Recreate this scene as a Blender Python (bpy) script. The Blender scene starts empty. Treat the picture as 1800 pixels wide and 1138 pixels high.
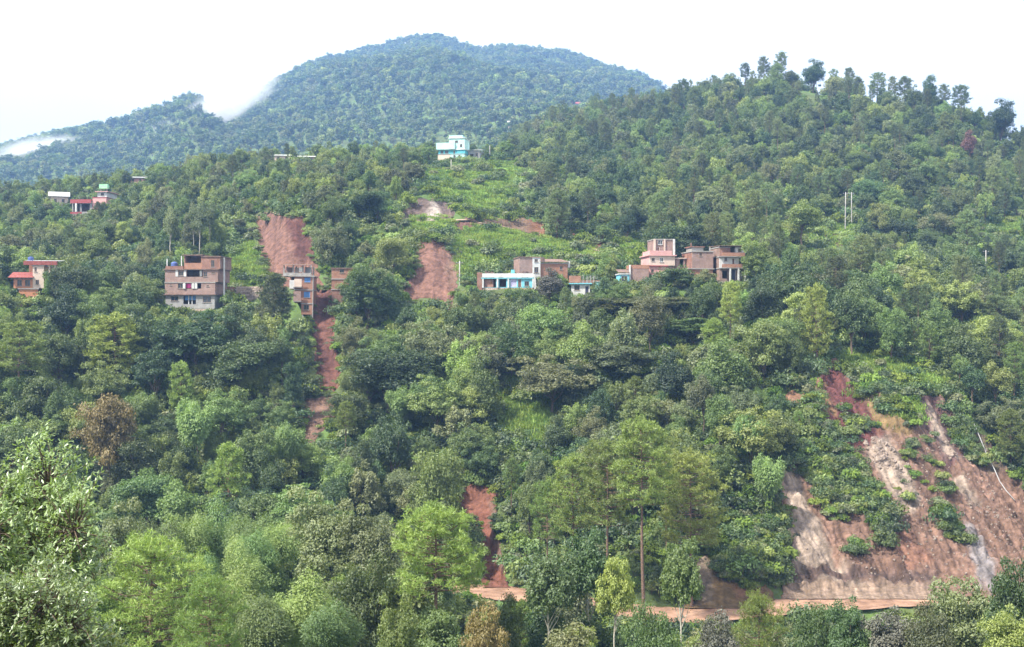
import bpy, math, random
import numpy as np
from mathutils import Vector

rng = np.random.default_rng(11)
random.seed(11)
R = math.radians
S = bpy.context.scene
COL = S.collection

# ------------------------------------------------------------------ camera, world, sun, exposure
# photograph pixels (1800 x 1138); the camera stands at the origin and looks level along +Y
F, CX, CY = 2173.0, 900.0, 569.0
cam_d = bpy.data.cameras.new("camera")
cam = bpy.data.objects.new("camera", cam_d)
COL.objects.link(cam)
cam_d.sensor_width = 36.0
cam_d.lens = 36.0 * F / 1800.0
cam_d.clip_start = 0.5
cam_d.clip_end = 20000
cam.location = (0, 0, 0)
cam.rotation_euler = (R(90), 0, 0)
S.camera = cam

SUN_EL, SUN_AZ = R(52), R(236)          # high sun behind thin cloud, behind the viewer's left shoulder
world = bpy.data.worlds.new("World")
S.world = world
world.use_nodes = True
wn, wl = world.node_tree.nodes, world.node_tree.links
wn.clear()
w_out = wn.new("ShaderNodeOutputWorld")
w_sky = wn.new("ShaderNodeTexSky")
w_sky.sky_type = 'NISHITA'
w_sky.sun_disc = False
w_sky.sun_elevation = SUN_EL
w_sky.sun_rotation = SUN_AZ
w_bs = wn.new("ShaderNodeBackground")
w_bs.inputs[1].default_value = 0.12
w_bc = wn.new("ShaderNodeBackground")
w_bc.inputs[0].default_value = (1.0, 0.99, 0.97, 1)
w_bc.inputs[1].default_value = 0.62
w_mix = wn.new("ShaderNodeMixShader")
w_tc = wn.new("ShaderNodeTexCoord")
w_map = wn.new("ShaderNodeMapping")
w_map.inputs["Scale"].default_value = (1.6, 1.6, 4.0)
w_map.inputs["Location"].default_value = (0.55, 0.2, 0.1)
w_noi = wn.new("ShaderNodeTexNoise")
w_noi.inputs["Scale"].default_value = 1.5
w_noi.inputs["Detail"].default_value = 6
w_rmp = wn.new("ShaderNodeValToRGB")
w_rmp.color_ramp.elements[0].position = 0.25
w_rmp.color_ramp.elements[0].color = (0.82, 0.82, 0.82, 1)
w_rmp.color_ramp.elements[1].position = 0.55
w_rmp.color_ramp.elements[1].color = (1, 1, 1, 1)
wl.new(w_tc.outputs["Generated"], w_map.inputs[0])
wl.new(w_map.outputs[0], w_noi.inputs["Vector"])
wl.new(w_noi.outputs["Fac"], w_rmp.inputs[0])
wl.new(w_rmp.outputs[0], w_mix.inputs[0])
wl.new(w_sky.outputs[0], w_bs.inputs[0])
wl.new(w_bs.outputs[0], w_mix.inputs[1])
wl.new(w_bc.outputs[0], w_mix.inputs[2])
wl.new(w_mix.outputs[0], w_out.inputs[0])

sun_d = bpy.data.lights.new("sun", 'SUN')
sun_d.energy = 4.6
sun_d.angle = R(4)
sun_d.color = (1.0, 0.94, 0.80)
sun = bpy.data.objects.new("sun", sun_d)
COL.objects.link(sun)
sdir = Vector((math.sin(SUN_AZ) * math.cos(SUN_EL), math.cos(SUN_AZ) * math.cos(SUN_EL), math.sin(SUN_EL)))
sun.rotation_euler = (-sdir).to_track_quat('-Z', 'Y').to_euler()
sun.location = (0, -20, 150)

S.view_settings.view_transform = 'Standard'
S.view_settings.look = 'None'
S.view_settings.exposure = 1.42
S.view_settings.gamma = 1.0
S.view_settings.use_curve_mapping = False
S.render.engine = 'CYCLES'
cy = S.cycles
cy.max_bounces = 5
cy.diffuse_bounces = 2
cy.glossy_bounces = 2
cy.transmission_bounces = 3
cy.transparent_max_bounces = 6
cy.volume_bounces = 1
cy.use_denoising = True
cy.caustics_reflective = False
cy.caustics_refractive = False
cy.use_adaptive_sampling = True
cy.adaptive_threshold = 0.02


# ------------------------------------------------------------------ helpers
def P(u, v, Y):
    return Vector(((u - CX) / F * Y, Y, (CY - v) / F * Y))


def _hash(ix, iy, seed):
    h = (ix.astype(np.int64) * 374761393 + iy.astype(np.int64) * 668265263 + seed * 974634777) & 0xFFFFFFFF
    h = ((h ^ (h >> 13)) * 1274126177) & 0xFFFFFFFF
    return ((h ^ (h >> 16)) & 0xFFFF) / 65535.0


def vnoise(x, y, seed=0):
    x = np.asarray(x, float); y = np.asarray(y, float)
    ix = np.floor(x); iy = np.floor(y)
    fx = x - ix; fy = y - iy
    fx = fx * fx * (3 - 2 * fx); fy = fy * fy * (3 - 2 * fy)
    a = _hash(ix, iy, seed); b = _hash(ix + 1, iy, seed)
    c = _hash(ix, iy + 1, seed); d = _hash(ix + 1, iy + 1, seed)
    return (a * (1 - fx) + b * fx) * (1 - fy) + (c * (1 - fx) + d * fx) * fy


def fbm(x, y, octv=4, seed=0):
    s = 0.0; a = 0.5; t = 0.0
    for o in range(octv):
        s = s + a * (vnoise(x * 2 ** o, y * 2 ** o, seed + o * 17) * 2 - 1); t += a; a *= 0.5
    return s / t


def sstep(a, b, x):
    t = np.clip((x - a) / (b - a), 0, 1)
    return t * t * (3 - 2 * t)


def inpoly(poly, x, y):
    """signed-ish distance (px, positive inside) from polygon for arrays x,y"""
    poly = np.asarray(poly, float)
    x = np.asarray(x, float); y = np.asarray(y, float)
    ins = np.zeros(x.shape, bool); dist = np.full(x.shape, 1e9)
    n = len(poly)
    for i in range(n):
        x0, y0 = poly[i]; x1, y1 = poly[(i + 1) % n]
        if y0 != y1:
            c = ((y0 > y) != (y1 > y)) & (x < (x1 - x0) * (y - y0) / (y1 - y0) + x0)
            ins ^= c
        dx, dy = x1 - x0, y1 - y0
        t = np.clip(((x - x0) * dx + (y - y0) * dy) / (dx * dx + dy * dy + 1e-9), 0, 1)
        dist = np.minimum(dist, np.hypot(x - x0 - t * dx, y - y0 - t * dy))
    return np.where(ins, dist, -dist)


def mesh_np(name, verts, quads=None, tris=None, mats=(), fmat=None, smooth=False, attrs=None):
    me = bpy.data.meshes.new(name)
    verts = np.asarray(verts, np.float32)
    q = np.zeros((0, 4), np.int32) if quads is None or len(quads) == 0 else np.asarray(quads, np.int32)
    t = np.zeros((0, 3), np.int32) if tris is None or len(tris) == 0 else np.asarray(tris, np.int32)
    me.vertices.add(len(verts)); me.vertices.foreach_set("co", verts.ravel())
    nl = len(q) * 4 + len(t) * 3
    me.loops.add(nl)
    me.loops.foreach_set("vertex_index", np.concatenate([q.ravel(), t.ravel()]).astype(np.int32))
    me.polygons.add(len(q) + len(t))
    ls = np.concatenate([np.arange(len(q)) * 4, len(q) * 4 + np.arange(len(t)) * 3]).astype(np.int32)
    me.polygons.foreach_set("loop_start", ls)
    me.polygons.foreach_set("loop_total", np.concatenate([np.full(len(q), 4), np.full(len(t), 3)]).astype(np.int32))
    for m in mats:
        me.materials.append(m)
    if fmat is not None:
        me.polygons.foreach_set("material_index", np.asarray(fmat, np.int32))
    me.polygons.foreach_set("use_smooth", np.full(len(q) + len(t), bool(smooth)))
    for k, (dom, typ, data) in (attrs or {}).items():
        a = me.attributes.new(k, typ, dom)
        if typ == 'FLOAT':
            a.data.foreach_set("value", np.asarray(data, np.float32).ravel())
        elif typ == 'FLOAT_COLOR':
            a.data.foreach_set("color", np.asarray(data, np.float32).ravel())
        elif typ == 'INT':
            a.data.foreach_set("value", np.asarray(data, np.int32).ravel())
        else:
            a.data.foreach_set("vector", np.asarray(data, np.float32).ravel())
    me.update(calc_edges=True)
    return me


def obj(name, me, parent=None, loc=None, rot=None):
    o = bpy.data.objects.new(name, me)
    COL.objects.link(o)
    if parent is not None:
        o.parent = parent
    if loc is not None:
        o.location = loc
    if rot is not None:
        o.rotation_euler = rot
    return o


def tag(o, label=None, cat=None, group=None, kind=None):
    if label: o["label"] = label
    if cat: o["category"] = cat
    if group: o["group"] = group
    if kind: o["kind"] = kind
    return o


class MB:
    """collects quads into one mesh"""
    def __init__(s):
        s.v = []; s.q = []; s.t = []; s.n = 0
    def add(s, v, q=None, t=None):
        v = np.asarray(v, float)
        s.v.append(v)
        if q is not None and len(q): s.q.append(np.asarray(q) + s.n)
        if t is not None and len(t): s.t.append(np.asarray(t) + s.n)
        s.n += len(v)
    def box(s, x0, y0, z0, x1, y1, z1):
        v = [(x0, y0, z0), (x1, y0, z0), (x1, y1, z0), (x0, y1, z0), (x0, y0, z1), (x1, y0, z1), (x1, y1, z1), (x0, y1, z1)]
        s.add(v, [(0, 3, 2, 1), (4, 5, 6, 7), (0, 1, 5, 4), (1, 2, 6, 5), (2, 3, 7, 6), (3, 0, 4, 7)])
        return s
    def tube(s, pts, rad, sides=6, cap=True):
        pts = np.asarray(pts, float); n = len(pts)
        rad = np.broadcast_to(np.asarray(rad, float), (n,))
        tan = np.gradient(pts, axis=0)
        tan /= np.linalg.norm(tan, axis=1)[:, None] + 1e-9
        ref = np.array([1.0, 0, 0]) if abs(tan[0][0]) < 0.8 else np.array([0, 1.0, 0])
        a = np.cross(tan, ref); a /= np.linalg.norm(a, axis=1)[:, None] + 1e-9
        b = np.cross(tan, a)
        th = np.linspace(0, 2 * math.pi, sides, endpoint=False)
        ring = pts[:, None, :] + rad[:, None, None] * (np.cos(th)[None, :, None] * a[:, None, :] + np.sin(th)[None, :, None] * b[:, None, :])
        v = ring.reshape(-1, 3)
        i = np.arange(n - 1)[:, None] * sides; j = np.arange(sides)[None, :]; j2 = (j + 1) % sides
        q = np.stack([i + j, i + j2, i + sides + j2, i + sides + j], -1).reshape(-1, 4)
        t = []
        if cap:
            c = len(v); v = np.vstack([v, pts[-1]])
            t = [((n - 1) * sides + k, (n - 1) * sides + (k + 1) % sides, c) for k in range(sides)]
        s.add(v, q, t)
        return s
    def arrays(s):
        v = np.vstack(s.v) if s.v else np.zeros((0, 3))
        q = np.vstack(s.q) if s.q else np.zeros((0, 4), int)
        t = np.vstack(s.t) if s.t else np.zeros((0, 3), int)
        return v, q, t
    def mesh(s, name, mat, smooth=False):
        v, q, t = s.arrays()
        return mesh_np(name, v, q, t, [mat] if mat else [], smooth=smooth)
    def build(s, name, mat, parent=None, smooth=False):
        return obj(name, s.mesh(name, mat, smooth), parent)


# ------------------------------------------------------------------ materials
def newmat(name):
    m = bpy.data.materials.new(name); m.use_nodes = True
    nt = m.node_tree; nt.nodes.clear()
    out = nt.nodes.new("ShaderNodeOutputMaterial")
    return m, nt.nodes, nt.links, out


def leaf_mat(name, col, col2, trans=0.35, rough=0.55, spec=0.25):
    """col..col2: the range of leaf colours in one species; tint (per leaf clump) and a per-tree random pick between them"""
    m, n, l, out = newmat(name)
    at = n.new("ShaderNodeAttribute"); at.attribute_name = "tint"
    oi = n.new("ShaderNodeObjectInfo")
    ma = n.new("ShaderNodeMath"); ma.operation = 'MULTIPLY_ADD'
    ma.inputs[1].default_value = 0.45
    l.new(oi.outputs["Random"], ma.inputs[0])
    m2 = n.new("ShaderNodeMath"); m2.operation = 'MULTIPLY'; m2.inputs[1].default_value = 0.62
    l.new(at.outputs["Fac"], m2.inputs[0]); l.new(m2.outputs[0], ma.inputs[2])
    mx = n.new("ShaderNodeMix"); mx.data_type = 'RGBA'
    mx.inputs[6].default_value = (*col, 1); mx.inputs[7].default_value = (*col2, 1)
    l.new(ma.outputs[0], mx.inputs[0])
    hs = n.new("ShaderNodeHueSaturation")
    hm = n.new("ShaderNodeMath"); hm.operation = 'MULTIPLY_ADD'; hm.inputs[1].default_value = 0.045; hm.inputs[2].default_value = 0.458
    fr = n.new("ShaderNodeMath"); fr.operation = 'FRACT'
    f7 = n.new("ShaderNodeMath"); f7.operation = 'MULTIPLY'; f7.inputs[1].default_value = 7.31
    l.new(oi.outputs["Random"], f7.inputs[0]); l.new(f7.outputs[0], fr.inputs[0]); l.new(fr.outputs[0], hm.inputs[0])
    l.new(hm.outputs[0], hs.inputs["Hue"])
    vm = n.new("ShaderNodeMath"); vm.operation = 'MULTIPLY_ADD'; vm.inputs[1].default_value = 0.75; vm.inputs[2].default_value = 0.55
    f3 = n.new("ShaderNodeMath"); f3.operation = 'MULTIPLY'; f3.inputs[1].default_value = 13.7
    g3 = n.new("ShaderNodeMath"); g3.operation = 'FRACT'
    l.new(oi.outputs["Random"], f3.inputs[0]); l.new(f3.outputs[0], g3.inputs[0]); l.new(g3.outputs[0], vm.inputs[0])
    l.new(vm.outputs[0], hs.inputs["Value"])
    l.new(mx.outputs[2], hs.inputs["Color"])
    d = n.new("ShaderNodeBsdfDiffuse"); t = n.new("ShaderNodeBsdfTranslucent")
    l.new(hs.outputs[0], d.inputs[0])
    tb = n.new("ShaderNodeMix"); tb.data_type = 'RGBA'; tb.blend_type = 'MULTIPLY'; tb.inputs[0].default_value = 1.0
    tb.inputs[7].default_value = (1.25, 1.3, 0.6, 1)
    l.new(hs.outputs[0], tb.inputs[6]); l.new(tb.outputs[2], t.inputs[0])
    s1 = n.new("ShaderNodeMixShader"); s1.inputs[0].default_value = trans
    l.new(d.outputs[0], s1.inputs[1]); l.new(t.outputs[0], s1.inputs[2])
    if spec > 0:
        g = n.new("ShaderNodeBsdfGlossy"); g.inputs["Roughness"].default_value = rough
        g.inputs[0].default_value = (0.9, 0.95, 1, 1)
        s2 = n.new("ShaderNodeMixShader"); s2.inputs[0].default_value = spec * 0.16
        l.new(s1.outputs[0], s2.inputs[1]); l.new(g.outputs[0], s2.inputs[2])
        l.new(s2.outputs[0], out.inputs[0])
    else:
        l.new(s1.outputs[0], out.inputs[0])
    return m


def rough_mat(name, c1, c2, scale=2.0, c3=None, bump=0.3, bscale=8.0, rough=0.9, attr=None, detail=6):
    """two or three tone noise colour with fine relief; attr = colour attribute that replaces c1"""
    m, n, l, out = newmat(name)
    tc = n.new("ShaderNodeTexCoord")
    no = n.new("ShaderNodeTexNoise"); no.inputs["Scale"].default_value = scale; no.inputs["Detail"].default_value = detail
    no.inputs["Roughness"].default_value = 0.65
    l.new(tc.outputs["Object"], no.inputs["Vector"])
    rp = n.new("ShaderNodeValToRGB")
    rp.color_ramp.elements[0].position = 0.32; rp.color_ramp.elements[1].position = 0.68
    rp.color_ramp.elements[0].color = (*c1, 1); rp.color_ramp.elements[1].color = (*c2, 1)
    if c3:
        e = rp.color_ramp.elements.new(0.5); e.color = (*c3, 1)
    l.new(no.outputs["Fac"], rp.inputs[0])
    col = rp.outputs[0]
    if attr:
        a = n.new("ShaderNodeAttribute"); a.attribute_name = attr
        mx = n.new("ShaderNodeMix"); mx.data_type = 'RGBA'; mx.blend_type = 'MULTIPLY'; mx.inputs[0].default_value = 1.0
        l.new(a.outputs["Color"], mx.inputs[6]); l.new(col, mx.inputs[7]); col = mx.outputs[2]
    b = n.new("ShaderNodeBsdfPrincipled")
    b.inputs["Roughness"].default_value = rough
    b.inputs["Specular IOR Level"].default_value = 0.2
    l.new(col, b.inputs["Base Color"])
    if bump > 0:
        n2 = n.new("ShaderNodeTexNoise"); n2.inputs["Scale"].default_value = bscale; n2.inputs["Detail"].default_value = 5
        l.new(tc.outputs["Object"], n2.inputs["Vector"])
        bp = n.new("ShaderNodeBump"); bp.inputs["Strength"].default_value = bump; bp.inputs["Distance"].default_value = 0.3
        l.new(n2.outputs["Fac"], bp.inputs["Height"]); l.new(bp.outputs[0], b.inputs["Normal"])
    l.new(b.outputs[0], out.inputs[0])
    return m


def brick_mat(name, c1, c2, mortar, stain=(0.5, 0.46, 0.42)):
    m, n, l, out = newmat(name)
    tc = n.new("ShaderNodeTexCoord")
    mp = n.new("ShaderNodeMapping"); mp.inputs["Rotation"].default_value = (R(90), 0, 0)
    l.new(tc.outputs["Object"], mp.inputs[0])
    br = n.new("ShaderNodeTexBrick")
    br.inputs["Color1"].default_value = (*c1, 1); br.inputs["Color2"].default_value = (*c2, 1); br.inputs["Mortar"].default_value = (*mortar, 1)
    br.inputs["Scale"].default_value = 2.2; br.inputs["Mortar Size"].default_value = 0.025
    l.new(mp.outputs[0], br.inputs["Vector"])
    no = n.new("ShaderNodeTexNoise"); no.inputs["Scale"].default_value = 0.6; no.inputs["Detail"].default_value = 7; no.inputs["Roughness"].default_value = 0.7
    l.new(tc.outputs["Object"], no.inputs["Vector"])
    rp = n.new("ShaderNodeValToRGB"); rp.color_ramp.elements[0].position = 0.3; rp.color_ramp.elements[1].position = 0.62
    rp.color_ramp.elements[0].color = (*stain, 1); rp.color_ramp.elements[1].color = (1.12, 1.08, 1.05, 1)
    l.new(no.outputs["Fac"], rp.inputs[0])
    mx = n.new("ShaderNodeMix"); mx.data_type = 'RGBA'; mx.blend_type = 'MULTIPLY'; mx.inputs[0].default_value = 0.9
    l.new(br.outputs["Color"], mx.inputs[6]); l.new(rp.outputs[0], mx.inputs[7])
    b = n.new("ShaderNodeBsdfPrincipled"); b.inputs["Roughness"].default_value = 0.92; b.inputs["Specular IOR Level"].default_value = 0.15
    l.new(mx.outputs[2], b.inputs["Base Color"]); l.new(b.outputs[0], out.inputs[0])
    return m


def plain(name, c, rough=0.7, metal=0.0, var=0.25, scale=1.5):
    lo = tuple(x * (1 - var) for x in c); hi = tuple(min(1, x * (1 + var * 0.5)) for x in c)
    m = rough_mat(name, lo, hi, scale=scale, bump=0, rough=rough)
    m.node_tree.nodes["Principled BSDF"].inputs["Metallic"].default_value = metal
    return m


def glass_mat():
    m, n, l, out = newmat("window_glass")
    b = n.new("ShaderNodeBsdfPrincipled"); b.inputs["Base Color"].default_value = (0.03, 0.04, 0.05, 1)
    b.inputs["Roughness"].default_value = 0.12
    l.new(b.outputs[0], out.inputs[0]); return m


LEAF = {
    'dark':   leaf_mat("leaf_dark", (0.029, 0.068, 0.024), (0.082, 0.148, 0.046)),
    'mid':    leaf_mat("leaf_mid", (0.055, 0.114, 0.030), (0.149, 0.229, 0.061)),
    'bright': leaf_mat("leaf_bright", (0.094, 0.169, 0.042), (0.236, 0.321, 0.088)),
    'yellow': leaf_mat("leaf_yellow", (0.108, 0.196, 0.042), (0.261, 0.353, 0.088)),
    'grey':   leaf_mat("leaf_grey", (0.082, 0.124, 0.054), (0.209, 0.245, 0.107)),
    'olive':  leaf_mat("leaf_olive", (0.130, 0.115, 0.036), (0.330, 0.245, 0.085), trans=0.2),
    'mauve':  leaf_mat("leaf_mauve", (0.100, 0.115, 0.085), (0.240, 0.230, 0.185), trans=0.15),
    'red':    leaf_mat("leaf_red", (0.150, 0.085, 0.055), (0.270, 0.140, 0.090), trans=0.2),
    'pine':   leaf_mat("leaf_pine", (0.100, 0.185, 0.034), (0.260, 0.370, 0.085), trans=0.25),
    'bluepine': leaf_mat("leaf_bluepine", (0.066, 0.118, 0.042), (0.165, 0.224, 0.078), trans=0.25),
    'bamboo': leaf_mat("leaf_bamboo", (0.092, 0.185, 0.051), (0.222, 0.334, 0.104), trans=0.4),
    'glossy': leaf_mat("leaf_glossy", (0.115, 0.230, 0.072), (0.320, 0.460, 0.180), trans=0.35, rough=0.42, spec=0.5),
    'grass':  leaf_mat("leaf_grass", (0.140, 0.255, 0.060), (0.260, 0.385, 0.110), trans=0.3, spec=0),
    'shrub':  leaf_mat("leaf_shrub", (0.066, 0.137, 0.032), (0.192, 0.280, 0.069), trans=0.3, spec=0),
}
BARK = rough_mat("bark_brown", (0.07, 0.05, 0.04), (0.17, 0.13, 0.10), scale=3, bump=0.4, bscale=6)
BARK_P = rough_mat("bark_pine", (0.10, 0.06, 0.045), (0.22, 0.15, 0.12), scale=2.5, bump=0.4, bscale=6)
BARK_W = rough_mat("bark_pale", (0.30, 0.28, 0.24), (0.52, 0.49, 0.44), scale=2.0, bump=0.2, bscale=6)
CULM = plain("bamboo_culm", (0.13, 0.19, 0.07))
M = {
    'brick': brick_mat("brick_red", (0.240, 0.113, 0.085), (0.287, 0.147, 0.116), (0.263, 0.224, 0.202)),
    'brick_pink': brick_mat("brick_pink", (0.255, 0.166, 0.151), (0.302, 0.202, 0.182), (0.287, 0.255, 0.240), (0.62, 0.58, 0.56)),
    'brick_orange': brick_mat("brick_orange", (0.294, 0.132, 0.085), (0.333, 0.174, 0.124), (0.294, 0.240, 0.209), (0.66, 0.6, 0.55)),
    'grey': rough_mat("grey_render", (0.22, 0.215, 0.22), (0.36, 0.355, 0.36), scale=0.8, bump=0.1),
    'stone': rough_mat("rough_stone", (0.34, 0.26, 0.22), (0.56, 0.46, 0.40), scale=1.6, bump=0.6, bscale=3),
    'concrete': rough_mat("concrete", (0.20, 0.19, 0.185), (0.36, 0.345, 0.33), scale=0.9, bump=0.1),
    'white': rough_mat("white_paint", (0.40, 0.40, 0.41), (0.62, 0.62, 0.62), scale=0.8, bump=0.05),
    'cyan': rough_mat("cyan_paint", (0.13, 0.40, 0.50), (0.20, 0.50, 0.60), scale=0.9, bump=0.05),
    'teal': rough_mat("pale_teal_paint", (0.36, 0.60, 0.57), (0.50, 0.72, 0.69), scale=0.7, bump=0.05),
    'tealdark': plain("teal_shutter", (0.10, 0.40, 0.48)),
    'pink': rough_mat("pink_paint", (0.46, 0.24, 0.235), (0.58, 0.35, 0.34), scale=0.8, bump=0.05),
    'cream': rough_mat("cream_paint", (0.48, 0.38, 0.33), (0.60, 0.50, 0.44), scale=0.8, bump=0.05),
    'orange': rough_mat("orange_paint", (0.40, 0.17, 0.10), (0.52, 0.26, 0.16), scale=0.8, bump=0.05),
    'redroof': rough_mat("maroon_roof", (0.19, 0.055, 0.05), (0.30, 0.10, 0.09), scale=1.2, bump=0.2),
    'redpaint': plain("red_paint", (0.30, 0.07, 0.075)),
    'tin': plain("tin_sheet", (0.50, 0.50, 0.50), rough=0.45, metal=0.3),
    'rust_and_shade': rough_mat("rusty_sheet_and_shade", (0.10, 0.07, 0.06), (0.24, 0.16, 0.13), scale=1.2, bump=0.2),
    'frame': plain("window_frame", (0.20, 0.14, 0.11)),
    'framew': plain("window_frame_pale", (0.62, 0.62, 0.64)),
    'blueframe': plain("window_frame_blue", (0.09, 0.22, 0.52)),
    'bluepane': plain("blue_sheet", (0.12, 0.26, 0.55)),
    'door': plain("door_brown", (0.16, 0.09, 0.07)),
    'doordark': plain("door_dark", (0.05, 0.05, 0.09)),
    'lilac': plain("door_lilac", (0.42, 0.40, 0.62)),
    'glass': glass_mat(),
    'tank': plain("tank_black", (0.03, 0.03, 0.035), rough=0.4),
    'tankblue': plain("tank_blue", (0.08, 0.12, 0.32), rough=0.4),
    'magenta': plain("cloth_magenta", (0.75, 0.08, 0.32)),
    'clothwhite': plain("cloth_white", (0.75, 0.75, 0.72)),
    'clothblue': plain("cloth_blue", (0.16, 0.25, 0.48)),
    'green': plain("green_sheet", (0.30, 0.62, 0.36)),
    'pole': plain("pole_concrete", (0.36, 0.35, 0.34)),
    'rock': rough_mat("pale_rock", (0.15, 0.115, 0.10), (0.34, 0.275, 0.24), scale=1.5, bump=0.5, bscale=4),
    'steel': plain("steel", (0.25, 0.25, 0.27), rough=0.5, metal=0.6),
    'pipe': plain("pale_pipe", (0.36, 0.36, 0.38), rough=0.5),
}

# ------------------------------------------------------------------ terrain: one height function
ROAD_U = [-3000, 600, 870, 1000, 1150, 1220, 1300, 1400, 1640, 1800, 2000, 5000]
ROAD_Y = [184, 183, 180, 175, 166.5, 165, 168.5, 172, 176, 178, 181, 186]
ROAD_Z = -39.0


def road_y(u):
    return np.interp(u, ROAD_U, ROAD_Y)


NEAR_L = [(-120, 40.0), (-40, 12.0), (-8, 0.2), (0, -1.7), (8, -4.0), (25, -9.0), (40, -14.0), (60, -19.5), (90, -28.0), (110, -32.0), (125, -34.5), (146, -36.0), (164, -38.0)]
NEAR_R = [(-120, 40.0), (-40, 12.0), (-8, 0.2), (0, -1.7), (8, -4.0), (25, -9.0), (40, -14.0), (60, -20.5), (90, -29.5), (110, -35.0), (125, -38.5), (140, -41.5), (146, -42.5)]


def far(z0, z1, z2, ridge_v):      # valley beyond the crest, then the mountain: heights at 700, 900 and 1200 m and the ridge line at 1600 m
    zr = (CY - ridge_v) / F * 1600
    return [(700, ('z', z0)), (900, ('z', z1)), (1200, ('z', z2)), (1600, ('z', zr)), (1760, ('z', zr - 25)), (2400, ('z', zr * 0.4))]


LEFT_UP = [(228, 731), (268, 534), (280, 528), (292, 520), (330, 450), (400, 392), (470, 358), (500, 354)]
COLS = {
    -3000: LEFT_UP + [(560, ('z', 40))] + far(45, 80, 110, 350),
    -300: LEFT_UP + [(560, ('z', 42))] + far(48, 85, 125, 330),
    0:    LEFT_UP + [(560, ('z', 44))] + far(50, 90, 150, 290),
    130:  [(228, 735), (268, 552), (282, 545), (292, 530), (330, 452), (400, 388), (470, 346), (500, 342), (560, ('z', 46))] + far(52, 95, 160, 272),
    230:  [(228, 738), (268, 565), (280, 550), (292, 538), (330, 452), (400, 378), (470, 334), (500, 330), (560, ('z', 46))] + far(52, 98, 174, 246),
    340:  [(228, 740), (268, 570), (280, 548), (293, 540), (330, 450), (400, 360), (475, 310), (505, 306), (560, ('z', 52))] + far(56, 106, 205, 203),
    385:  [(228, 742), (265, 580), (280, 542), (293, 535), (330, 442), (400, 350), (478, 304), (508, 300), (560, ('z', 53))] + far(57, 107, 185, 208),
    430:  [(228, 745), (262, 590), (281, 535), (292, 530), (330, 432), (400, 342), (480, 298), (510, 294), (560, ('z', 54))] + far(58, 108, 190, 186),
    500:  [(228, 755), (252, 655), (274, 575), (284, 520), (290, 500), (313, 386), (330, 368), (400, 326), (480, 294), (510, 291), (560, ('z', 54))] + far(58, 110, 215, 150),
    570:  [(227, 757), (252, 660), (274, 568), (286, 514), (292, 505), (315, 390), (332, 366), (400, 323), (480, 291), (510, 288), (560, ('z', 55))] + far(58, 112, 235, 110),
    660:  [(225, 775), (255, 640), (276, 552), (288, 510), (296, 500), (325, 410), (345, 372), (400, 325), (480, 288), (510, 285), (560, ('z', 55))] + far(60, 115, 250, 86),
    760:  [(222, 800), (258, 620), (280, 540), (298, 428), (303, 420), (332, 392), (343, 352), (400, 318), (472, 287), (500, 281), (520, 280), (580, ('z', 58))] + far(62, 118, 262, 62),
    840:  [(222, 795), (258, 620), (280, 510), (292, 500), (333, 408), (345, 385), (400, 335), (472, 292), (500, 283), (522, 281), (580, ('z', 62))] + far(72, 125, 252, 92),
    900:  [(222, 780), (258, 610), (279, 506), (291, 498), (333, 412), (348, 395), (400, 345), (472, 292), (500, 283), (522, 281), (590, ('z', 70))] + far(92, 138, 252, 90),
    1000: [(218, 780), (255, 615), (279, 516), (291, 505), (333, 438), (400, 372), (470, 320), (600, 272)] + far(112, 150, 238, 106),
    1150: [(180, ('z', -33)), (213, 770), (245, 620), (278, 500), (292, 492), (333, 440), (400, 370), (500, 295), (650, 218), (750, ('z', 130))] + [(850, ('z', 126)), (1000, ('z', 150)), (1300, ('z', 240)), (1600, ('z', 296)), (1760, ('z', 280)), (2400, ('z', 120))],
    1250: [(176, ('z', -35)), (204, 790), (232, 660), (262, 545), (280, 497), (290, 492), (340, 425), (420, 350), (520, 270), (620, 194), (690, 166), (760, ('z', 118)), (900, ('z', 105)), (1600, ('z', 230)), (2400, ('z', 90))],
    1330: [(178, ('z', -35)), (205, 780), (225, 680), (255, 570), (285, 500), (340, 430), (420, 350), (520, 255), (630, 160), (670, ('z', 116)), (760, ('z', 100)), (1600, ('z', 170)), (2400, ('z', 80))],
    1400: [(180.2, ('z', -38.9)), (181.4, ('z', -37.0)), (204, 790), (214, 715), (240, 610), (290, 500), (340, 440), (420, 350), (520, 240), (600, 154), (640, ('z', 112)), (760, ('z', 90)), (1600, ('z', 140)), (2400, ('z', 70))],
    1500: [(181.9, ('z', -38.9)), (183.1, ('z', -37.0)), (212, 745), (222, 690), (242, 620), (295, 510), (350, 440), (430, 340), (520, 232), (580, 168), (630, ('z', 103)), (760, ('z', 80)), (1600, ('z', 110)), (2400, ('z', 60))],
    1600: [(183.5, ('z', -38.9)), (184.7, ('z', -37.0)), (213, 745), (220, 700), (240, 640), (300, 530), (360, 440), (430, 330), (500, 232), (545, 196), (590, ('z', 88)), (760, ('z', 70)), (1600, ('z', 100)), (2400, ('z', 60))],
    1700: [(184.9, ('z', -38.9)), (186.1, ('z', -37.0)), (219, 770), (227, 715), (245, 650), (310, 530), (380, 420), (440, 320), (495, 234), (525, 212), (570, ('z', 78)), (760, ('z', 60)), (1600, ('z', 90)), (2400, ('z', 50))],
    1800: [(188, ('z', -37)), (226, 800), (236, 735), (255, 655), (320, 530), (400, 400), (460, 300), (492, 258), (540, ('z', 66)), (760, ('z', 45)), (1600, ('z', 80)), (2400, ('z', 50))],
    2100: [(190, ('z', -36)), (235, 800), (255, 700), (320, 560), (400, 440), (460, 350), (492, 310), (540, ('z', 52)), (760, ('z', 40)), (1600, ('z', 70)), (2400, ('z', 50))],
    5000: [(192, ('z', -36)), (235, 800), (255, 700), (320, 560), (400, 440), (460, 350), (492, 310), (540, ('z', 52)), (760, ('z', 40)), (1600, ('z', 70)), (2400, ('z', 50))],
}
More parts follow.
